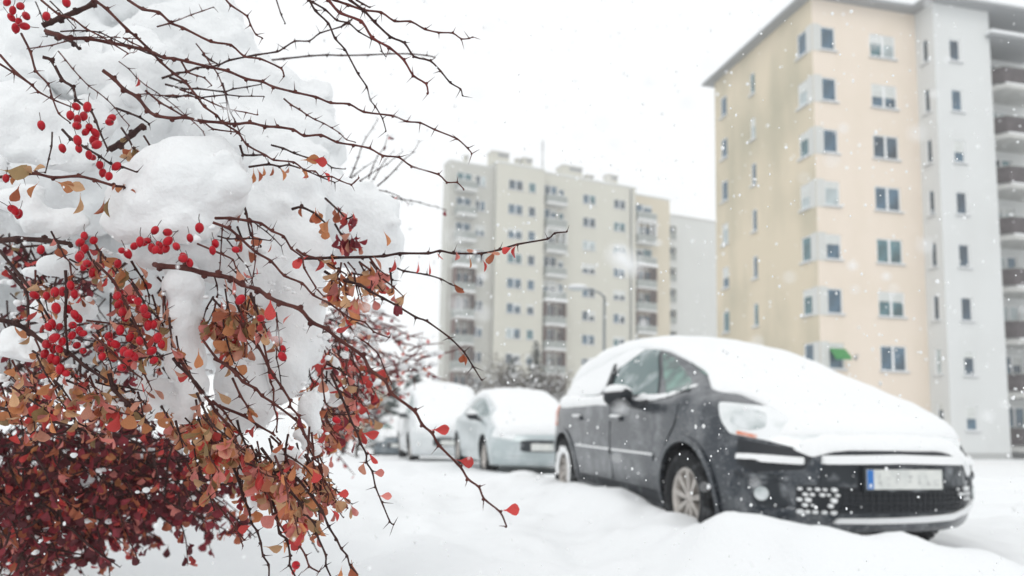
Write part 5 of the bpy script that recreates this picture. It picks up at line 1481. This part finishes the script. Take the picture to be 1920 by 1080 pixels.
# -- stems from the ground up into the snow, and the dark inside of the bush
stems = []
for k in range(22):
    a = 2 * PI * k / 22 + br.uniform(-.2, .2)
    p0 = base + Vector((math.cos(a) * .12, math.sin(a) * .12, -.05))
    tgt = Vector((br.uniform(-1.9, -.55), br.uniform(1.35, 2.8), br.uniform(.75, 1.45)))
    mid = p0.lerp(tgt, .5) + Vector((0, 0, .28))
    pts = []
    for i in range(9):
        t = i / 8
        pts.append((1 - t) ** 2 * p0 + 2 * t * (1 - t) * mid + t * t * tgt + Vector((br.gauss(0, .012), br.gauss(0, .012), br.gauss(0, .012))) * (0 < i))
    grow_twig(pts, br.uniform(.006, .010), .0022, 'bark_dark', .6, 0, name='stem')
twigs = MB()
LIM = len(LEAVES)
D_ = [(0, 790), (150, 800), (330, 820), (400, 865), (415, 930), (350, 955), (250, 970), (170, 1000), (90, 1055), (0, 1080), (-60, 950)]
def back_twigs(poly, n, Za, Zb, ang, length, pal, leaves, r0=.002, lsize=None):
    hanging(poly, n, Za, Zb, ang, length, pal, leaves, ('bark_dark',), r0, twigs, lsize, .6, 4)
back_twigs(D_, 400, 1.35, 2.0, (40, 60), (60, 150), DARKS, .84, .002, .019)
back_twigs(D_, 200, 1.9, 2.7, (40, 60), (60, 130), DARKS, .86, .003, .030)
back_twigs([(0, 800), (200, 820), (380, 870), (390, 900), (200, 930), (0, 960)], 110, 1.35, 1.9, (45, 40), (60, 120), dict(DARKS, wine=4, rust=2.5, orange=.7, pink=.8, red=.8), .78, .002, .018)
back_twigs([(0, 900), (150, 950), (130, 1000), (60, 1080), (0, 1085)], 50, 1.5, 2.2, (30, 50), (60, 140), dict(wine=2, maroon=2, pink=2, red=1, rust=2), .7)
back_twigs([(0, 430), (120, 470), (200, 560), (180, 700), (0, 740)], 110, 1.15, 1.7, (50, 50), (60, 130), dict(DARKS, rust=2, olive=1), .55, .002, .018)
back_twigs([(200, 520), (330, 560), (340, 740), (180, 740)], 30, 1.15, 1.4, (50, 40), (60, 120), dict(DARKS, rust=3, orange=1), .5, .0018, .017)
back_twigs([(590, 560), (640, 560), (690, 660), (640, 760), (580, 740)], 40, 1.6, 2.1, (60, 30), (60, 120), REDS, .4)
bpart(twigs, 'twigs', M['bark_dark'])['kind'] = 'stuff'

# fine bare twigs criss-crossing in front of the upper snow
hanging([(-20, -20), (330, -20), (560, 180), (420, 300), (0, 260)], 16, .92, 1.12, (28, 24), (110, 260), WARM, .02, ('bark_dark', 'bark'), .0013)
hanging([(380, 380), (560, 420), (600, 560), (470, 600), (380, 520)], 9, .92, 1.02, (52, 16), (80, 180), REDS, .12, ('bark_dark', 'bark'), .0012)
# -- berries
M_b = MB()
M_b.ico((0, 0, 0), 1, 3, 0, (.0034, .0034, .0047))
M_b.lathe([(.0003, -.0050), (.0009, -.0050), (.0008, -.0046)], 8, 'z', 1)
M_b.tube([(0, 0, .0046), (.0006, 0, .0085), (.0002, 0, .0125)], .00032, 4, 1)
berry_me = M_b.mesh('berry', [M['berry'], M['berry_tip']])
BER = [(35, 40), (25, 18), (12, 5), (30, 55), (45, 48), (50, 30), (20, 32), (38, 12), (127, 6), (85, 29), (142, 201), (131, 217), (145, 226), (143, 236), (157, 217), (163, 201), (167, 237), (161, 248), (178, 249), (176, 262), (183, 271), (146, 266), (148, 277), (117, 278), (173, 294), (167, 290), (187, 311), (192, 325), (204, 330), (218, 313), (78, 235), (205, 230), (209, 221), (11, 335),
       (35, 400), (24, 392), (29, 396), (157, 443), (150, 455), (160, 468), (146, 483), (163, 493), (157, 500), (174, 510), (175, 450), (152, 478), (221, 494), (240, 476), (230, 470), (290, 433), (283, 465), (300, 458), (312, 467), (315, 452), (313, 436), (262, 455), (278, 452), (250, 462), (345, 481), (352, 494), (358, 494), (342, 484), (356, 448), (372, 427), (405, 457), (400, 470), (443, 467), (270, 456),
       (88, 554), (102, 549), (115, 547), (63, 553), (78, 467), (131, 535), (139, 551), (105, 577), (95, 607), (90, 612), (110, 614), (100, 637), (88, 645), (84, 664), (95, 674), (106, 675), (112, 692), (123, 700), (148, 597), (136, 610), (150, 620), (155, 625), (134, 629), (117, 638), (144, 648), (156, 657), (225, 548), (222, 569), (245, 563), (258, 565), (252, 558), (230, 587), (235, 593), (270, 580), (275, 590), (277, 609), (288, 608), (225, 621), (206, 642), (202, 632),
       (190, 656), (192, 670), (243, 633), (295, 633), (303, 645), (285, 657), (290, 676), (230, 690), (240, 663), (213, 667), (252, 668), (250, 560), (104, 633), (110, 655), (98, 655), (140, 590), (128, 580), (450, 562), (488, 597), (530, 655), (528, 668), (632, 786), (555, 1061), (216, 646), (262, 640), (220, 553), (300, 470), (330, 462), (292, 470), (232, 660)]
for i, (x, y) in enumerate(BER):
    Z_ = .895 + br.gauss(0, .02) - (.03 if x > 250 and y > 420 else 0)
    p = at(x + br.gauss(0, 1), y + br.gauss(0, 1), Z_)
    o = link('berry', berry_me, bush)
    s_ = br.uniform(1.12, 1.45)
    o.matrix_basis = Matrix.Translation(p - base) @ Matrix.Rotation(br.uniform(0, 6.3), 4, 'Z') @ Matrix.Rotation(br.gauss(0, .9), 4, 'X') @ Matrix.Diagonal((s_ * br.uniform(.95, 1.1), s_, s_, 1))

# -- the leaves: the 300 that show largest as parts, the rest as one
LEAVES.sort(key=lambda l: -l[3])
for m_, si, c, _ in LEAVES[:300]:
    o = link('leaf', leaf_mesh(si, c), bush)
    o.matrix_basis = Matrix.Translation(-base) @ m_
fol = MB()
for m_, si, c, _ in LEAVES[300:]:
    v, f = SHAPES[si]
    fol.add([m_ @ Vector(p) for p in v], f, LK.index(c), True)
bpart(fol, 'foliage', LM)['kind'] = 'stuff'

# ------------------------------------------------------------------ snow on the bush
def snow_clump(blobs, voxel, label=None, name='snow_clump', amp=1.0, group=None, kind=None, freq=9):
    """blobs: picture x, y, radii in picture pixels, depth; merged, smoothed and roughened"""
    bm = bmesh.new()
    sr = random.Random(len(blobs) * 7 + int(blobs[0][0]))
    more = []
    for (x, y, rx, ry, Z_) in blobs:
        for _ in range(11 if rx > 40 else 5):
            a = sr.uniform(0, 2 * PI); q = sr.uniform(.75, 1.0); k_ = sr.uniform(.12, .40)
            more.append((x + rx * q * math.cos(a), y + ry * q * math.sin(a), rx * k_, ry * k_ * sr.uniform(.8, 1.2), Z_ + sr.uniform(-.6, .1) * rx * Z_ / F_PX))
    for (x, y, rx, ry, Z_) in blobs + more:
        c = at(x, y, Z_); k = Z_ / F_PX
        m_ = Matrix.Translation(c) @ Matrix.Diagonal((rx * k, (rx + ry) / 2 * k * .95, ry * k, 1))
        bmesh.ops.create_icosphere(bm, subdivisions=3, radius=1, matrix=m_)
    me = bpy.data.meshes.new(name); bm.to_mesh(me); bm.free()
    o = bpy.data.objects.new(name, me); COL.objects.link(o)
    rmod = o.modifiers.new('remesh', 'REMESH'); rmod.mode = 'VOXEL'; rmod.voxel_size = voxel
    sm = o.modifiers.new('smooth', 'SMOOTH'); sm.factor = .5; sm.iterations = 7
    bpy.context.view_layer.update()
    nm = bpy.data.meshes.new_from_object(o.evaluated_get(bpy.context.evaluated_depsgraph_get()))
    bpy.data.objects.remove(o)
    n = len(nm.vertices)
    co = np.empty(n * 3); nm.vertices.foreach_get('co', co); co = co.reshape(-1, 3)
    no = np.empty(n * 3); nm.vertices.foreach_get('normal', no); no = no.reshape(-1, 3)
    d = np.array([.010 * mnoise.noise(Vector(p) * freq) + .0085 * mnoise.noise(Vector(p) * freq * 2.7 + Vector((3, 1, 7))) + .0055 * mnoise.noise(Vector(p) * freq * 4.6) + .0026 * mnoise.noise(Vector(p) * freq * 7) + .0003 * mnoise.noise(Vector(p) * freq * 20) for p in co]) * amp
    co = co + no * d[:, None]
    c0 = co.mean(0)
    nm.vertices.foreach_set('co', (co - c0).ravel())
    nm.polygons.foreach_set('use_smooth', [True] * len(nm.polygons))
    nm.materials.clear(); nm.materials.append(M['snow_near'])
    o = link(name, nm, None, Vector(c0))
    tag(o, label, 'snow', group, kind)
    return o
SG = 'lumps of snow on the barberry bush'
snow_clump([(60, -20, 170, 120, 1.5), (200, -20, 150, 110, 1.5), (330, -20, 105, 110, 1.5), (385, 40, 58, 60, 1.45), (330, 110, 110, 100, 1.42), (430, 170, 105, 80, 1.45), (530, 225, 105, 80, 1.48), (585, 275, 66, 70, 1.46), (480, 290, 110, 85, 1.4), (400, 270, 110, 90, 1.36), (250, 170, 120, 110, 1.42), (120, 130, 130, 110, 1.46),
            (0, 60, 120, 160, 1.5), (60, 240, 150, 120, 1.5), (300, 280, 120, 110, 1.45), (150, 340, 160, 90, 1.5), (200, 60, 160, 120, 1.75), (400, 200, 160, 120, 1.75), (100, 200, 200, 200, 1.8), (-100, 100, 160, 220, 1.7), (-140, 350, 140, 150, 1.7), (20, 430, 120, 60, 1.75), (-220, 200, 160, 300, 2.1), (150, 250, 260, 160, 2.2), (420, 290, 170, 120, 2.0), (330, 470, 150, 90, 1.9), (200, 520, 170, 80, 2.1), (470, 480, 120, 120, 1.9), (500, 620, 90, 110, 1.9), (0, 600, 90, 40, 2.0), (100, 350, 260, 200, 2.9), (300, 420, 180, 180, 2.8), (-100, 400, 260, 250, 3.0), (340, 610, 130, 100, 2.7), (100, 640, 230, 90, 2.9), (-100, 650, 200, 90, 2.4)],  # deepest lumps, hidden behind the bank, are added to shade ground and fill gaps
           .013, 'great soft bank of snow across the top of the barberry bush, with hidden lumps added behind to shade the ground', amp=1.6, group=None)
snow_clump([(92, 80, 70, 62, 1.18), (150, 145, 62, 55, 1.15), (205, 160, 52, 55, 1.16), (60, 150, 80, 70, 1.2), (45, 60, 60, 50, 1.2), (20, 110, 60, 60, 1.2)], .008, 'rounded snow below the forked black branch, upper left of the bush', amp=1)
snow_clump([(60, 235, 105, 72, 1.12), (150, 235, 62, 52, 1.12), (10, 250, 60, 50, 1.1), (110, 290, 80, 30, 1.1), (5, 310, 22, 34, 1.02)], .008, 'grey shaded snow behind the upper berry cluster', amp=1)
snow_clump([(250, 110, 62, 60, 1.2), (235, 150, 50, 60, 1.17), (280, 140, 35, 52, 1.18), (215, 200, 40, 45, 1.15)], .008, 'lump of snow with a straight right edge under the long thorny twig', amp=.8)
snow_clump([(352, 350, 112, 95, .98), (300, 385, 95, 62, .97), (255, 418, 60, 38, .96), (388, 335, 74, 74, .99), (330, 425, 75, 30, .96), (250, 330, 50, 30, 1.02)], .006, 'big smooth dome of snow at the middle of the bush', amp=.7, freq=7)
snow_clump([(33, 378, 36, 22, .98), (95, 420, 55, 22, .99), (135, 410, 36, 24, 1.0), (60, 360, 30, 22, 1.0), (70, 395, 20, 30, .98)], .006, 'small lumps of snow above the thick black branch at the left edge', amp=.6)
snow_clump([(520, 355, 66, 72, 1.16), (565, 345, 56, 66, 1.18), (485, 430, 82, 70, 1.14), (545, 480, 72, 72, 1.14), (425, 490, 80, 42, 1.08), (500, 545, 62, 50, 1.12), (330, 478, 90, 22, 1.04), (440, 420, 60, 50, 1.12), (560, 420, 50, 60, 1.16)], .008, 'steep snow face right of the dome behind the crossing twigs', amp=1)
snow_clump([(560, 560, 54, 72, 1.12), (556, 630, 52, 70, 1.12), (540, 690, 40, 52, 1.1), (530, 730, 24, 30, 1.1), (575, 500, 40, 60, 1.14)], .007, 'tall tongue of snow hanging above the rusty leaves', amp=.7)
snow_clump([(655, 365, 62, 36, 1.3), (690, 405, 56, 48, 1.3), (630, 395, 62, 52, 1.3), (695, 455, 52, 56, 1.32), (715, 510, 32, 40, 1.32), (640, 450, 55, 50, 1.34), (600, 345, 40, 32, 1.3)], .009, 'sloping snow at the right shoulder of the bush above the red tipped twig', amp=1)
snow_clump([(345, 545, 36, 55, 1.0), (345, 610, 40, 58, 1.0), (348, 675, 36, 50, 1.0), (365, 730, 28, 38, 1.0), (300, 745, 42, 34, 1.02), (335, 785, 28, 18, 1.0), (340, 500, 30, 24, 1.02)], .006, 'narrow column of snow between the berries and the brown leaves', amp=.6)
snow_clump([(445, 660, 46, 46, 1.1), (455, 720, 48, 62, 1.1), (485, 765, 36, 46, 1.1), (430, 790, 32, 40, 1.1), (500, 690, 34, 40, 1.12), (450, 620, 40, 30, 1.12)], .007, 'snow lump behind the long drooping twigs low on the bush', amp=.7)
for bl, lab in (([(548, 870, 24, 34, .99), (520, 860, 16, 20, 1.0), (560, 890, 12, 14, .99)], 'small pear shaped snow lump low among the tan leaves'), ([(476, 930, 18, 34, .98), (468, 905, 12, 16, .98)], 'thin lobe of snow just above the big tan leaf'), ([(582, 765, 24, 32, 1.02), (590, 795, 16, 20, 1.02), (600, 740, 20, 20, 1.04)], 'snow lump with a brown leaf stuck on it at the right of the bush'),
                ([(55, 655, 56, 22, 1.06), (28, 628, 30, 22, 1.06), (90, 640, 40, 18, 1.06)], 'snow lump on the black branch low at the left edge'), ([(145, 735, 62, 18, 1.04), (120, 720, 34, 18, 1.04), (250, 770, 52, 22, 1.05), (200, 755, 50, 16, 1.05)], 'flat ledge of snow above the dark inside of the bush'), ([(110, 500, 40, 22, 1.08), (130, 480, 24, 20, 1.06), (60, 510, 20, 10, 1.1), (120, 580, 60, 30, 1.12)], 'snow pocket among dark twigs left of the berries'), ([(448, 860, 22, 36, 1.02), (440, 830, 16, 20, 1.02)], 'narrow snow lobe between drooping brown twigs'),
                ([(600, 655, 20, 24, 1.3), (612, 695, 24, 30, 1.31), (628, 735, 24, 26, 1.32)], 'crumbs of snow at the reddish right edge of the bush'), ([(565, 815, 20, 14, 1.0), (590, 845, 16, 16, 1.0), (572, 840, 12, 10, 1.0)], 'little snow cap among the pink leaves')):
    snow_clump(bl, .0045, lab, amp=.45)
# crumbs of snow caught in the darker inside
cr = MB()
for _ in range(80):
    x, y = poly_pt(D_ if br.random() < .5 else [(0, 430), (330, 540), (340, 740), (0, 760)])
    p = at(x, y, br.uniform(1.2, 1.9)); q = br.uniform(.002, .006)
    for j in range(br.randint(2, 4)):
        cr.ico(p + Vector((br.gauss(0, q), br.gauss(0, q), br.gauss(0, q * .4))), q * br.uniform(.6, 1.2), 2, 0, (1.1, 1, br.uniform(.6, .9)))
for _ in range(22):
    x, y = poly_pt(D_); Z_ = br.uniform(1.45, 2.0)
    for j in range(br.randint(4, 9)):
        cr.ico(at(x + br.gauss(0, 13), y + br.gauss(0, 6), Z_ + br.gauss(0, .03)), br.uniform(.003, .008), 2, 0, (1.1, 1, .75))
for j in range(9): cr.ico(at(br.gauss(135, 14), br.gauss(895, 9), 1.7), br.uniform(.012, .028), 2, 0, (1.1, 1, .7))
for _ in range(170):
    x, y = poly_pt([(20, 420), (330, 480), (620, 480), (680, 640), (600, 900), (480, 930), (330, 800), (0, 760)])
    p = at(x, y, br.uniform(.96, 1.15)); q = br.uniform(.0015, .0045)
    for j in range(br.randint(2, 4)):
        cr.ico(p + Vector((br.gauss(0, q), br.gauss(0, q), br.gauss(0, q * .5))), q * br.uniform(.6, 1.2), 2, 0, (1.1, 1, br.uniform(.6, 1)))
o = cr.build('snow_crumbs', M['snow_near']); tag(o, 'crumbs of snow caught among the twigs and leaves of the bush', 'snow', None, 'stuff')

# ------------------------------------------------------------------ a second bush behind it
bush2_base = Vector((-2.0, 4.5, gz(-2.0, 4.5)))
bush2 = empty('barberry_bush', bush2_base)
tag(bush2, 'blurred reddish barberry bush with snowy twigs behind the first one', 'bush')
t2 = MB(); s2 = MB(); LV = len(LEAVES); LEAVES2 = LEAVES; LEAVES = []
P2 = [(570, 575), (690, 570), (735, 630), (790, 680), (740, 710), (690, 730), (660, 790), (600, 830), (560, 740)]
for _ in range(150):
    x, y = poly_pt(P2); Z_ = br.uniform(3.0, 4.0); a = math.radians(br.gauss(18, 30)); pts = []
    for i in range(br.randint(4, 8)):
        p = at(x, y, Z_); pts.append(p); a += br.gauss(0, .2); x += math.cos(a) * 14; y += math.sin(a) * 14; Z_ += br.gauss(0, .03)
        if br.random() < .22: s2.ico(p + Vector((0, 0, .006)), br.uniform(.008, .020), 1, 0, (1.5, 1.2, .8))
    grow_twig(pts, .0042, .0018, 'bark', 1.3, .34, dict(wine=2, red=2, pink=2.5, salmon=1), into=t2, sides=4, lsize=.022)
for k in range(9):
    tgt = at(*poly_pt(P2), br.uniform(3.2, 4.0)); mid = bush2_base.lerp(tgt, .5) + Vector((0, 0, .3))
    t2.tube([bush2_base + Vector((br.gauss(0, .06), br.gauss(0, .06), -.05)), mid, tgt], [.014, .009, .003], 6)
def b2part(mb, name, mats):
    mb.v = [tuple(Vector(p) - bush2_base) for p in mb.v]; return mb.build(name, mats, bush2)
b2part(t2, 'twigs', M['bark_red'])['kind'] = 'stuff'
f2 = MB()
for m_, si, c, _ in LEAVES: f2.add([m_ @ Vector(p) for p in SHAPES[si][0]], SHAPES[si][1], LK.index(c), True)
b2part(f2, 'foliage', LM)['kind'] = 'stuff'
o = s2.build('twig_snow', M['snow_near']); tag(o, 'bits of snow lying on the twigs of the blurred bush', 'snow', None, 'stuff')

# ------------------------------------------------------------------ falling snow
fl = MB(); fr_ = random.Random(5)
def flake(Z_, s_):
    x, y = fr_.uniform(-60, 1980), fr_.uniform(-60, 1140)
    p = at(x, y, Z_)
    if p.z < gz(p.x, p.y) + .03: return
    fl.ico(p, s_, 1, 0, (fr_.uniform(.6, 1.1), fr_.uniform(.6, 1), fr_.uniform(.7, 1.4)))
for _ in range(900): flake(fr_.uniform(.5, 1.5), fr_.uniform(.0007, .0017))
for _ in range(1100): flake(fr_.uniform(1.5, 5), fr_.uniform(.0024, .0055))
for _ in range(800): flake(fr_.uniform(5, 20), fr_.uniform(.008, .018))
for (x, y, Z_, s_) in ((1160, 478, .17, .0009), (1172, 490, .18, .0010), (1188, 502, .18, .0008), (860, 570, .20, .0007), (905, 588, .2, .0006), (850, 445, .17, .0005), (1040, 545, .22, .0005), (1720, 250, .19, .0006), (1735, 460, .2, .0006), (1330, 120, .2, .0005), (340, 25, .22, .0006), (430, 205, .22, .0007), (1560, 300, .2, .0005), (700, 960, .22, .0005), (1420, 640, .25, .0005), (110, 420, .22, .0005), (1640, 80, .21, .0005), (1480, 520, .24, .0005)):
    p = at(x, y, Z_); fl.ico(p, s_ * 2.0, 2, 0, (1.2, 1, .9))
for _ in range(46): fl.ico(at(fr_.uniform(500, 1920), fr_.uniform(0, 1000), fr_.uniform(.19, .34)), fr_.uniform(.0007, .0014), 2, 0, (1.2, 1, .9))
tag(fl.build('falling_snow', M['flake']), 'fine snowflakes falling through the air', None, None, 'stuff')
# ------------------------------------------------------------------ snowy air
hm = bpy.data.materials.new('haze'); hm.use_nodes = True
hm.node_tree.nodes.clear()
ho = hm.node_tree.nodes.new('ShaderNodeOutputMaterial'); hv = hm.node_tree.nodes.new('ShaderNodeVolumePrincipled')
hv.inputs['Color'].default_value = (0.995, 0.998, 1.0, 1); hv.inputs['Density'].default_value = 0.0020; hv.inputs['Anisotropy'].default_value = 0.1
hm.node_tree.links.new(hv.outputs[0], ho.inputs['Volume'])
hb_ = MB(); hb_.box(-110, 110, -40, 200, -2.2, 39)
hz = hb_.build('haze', hm); hz['kind'] = 'stuff'; hz['label'] = 'thin white haze of falling snow in the air'
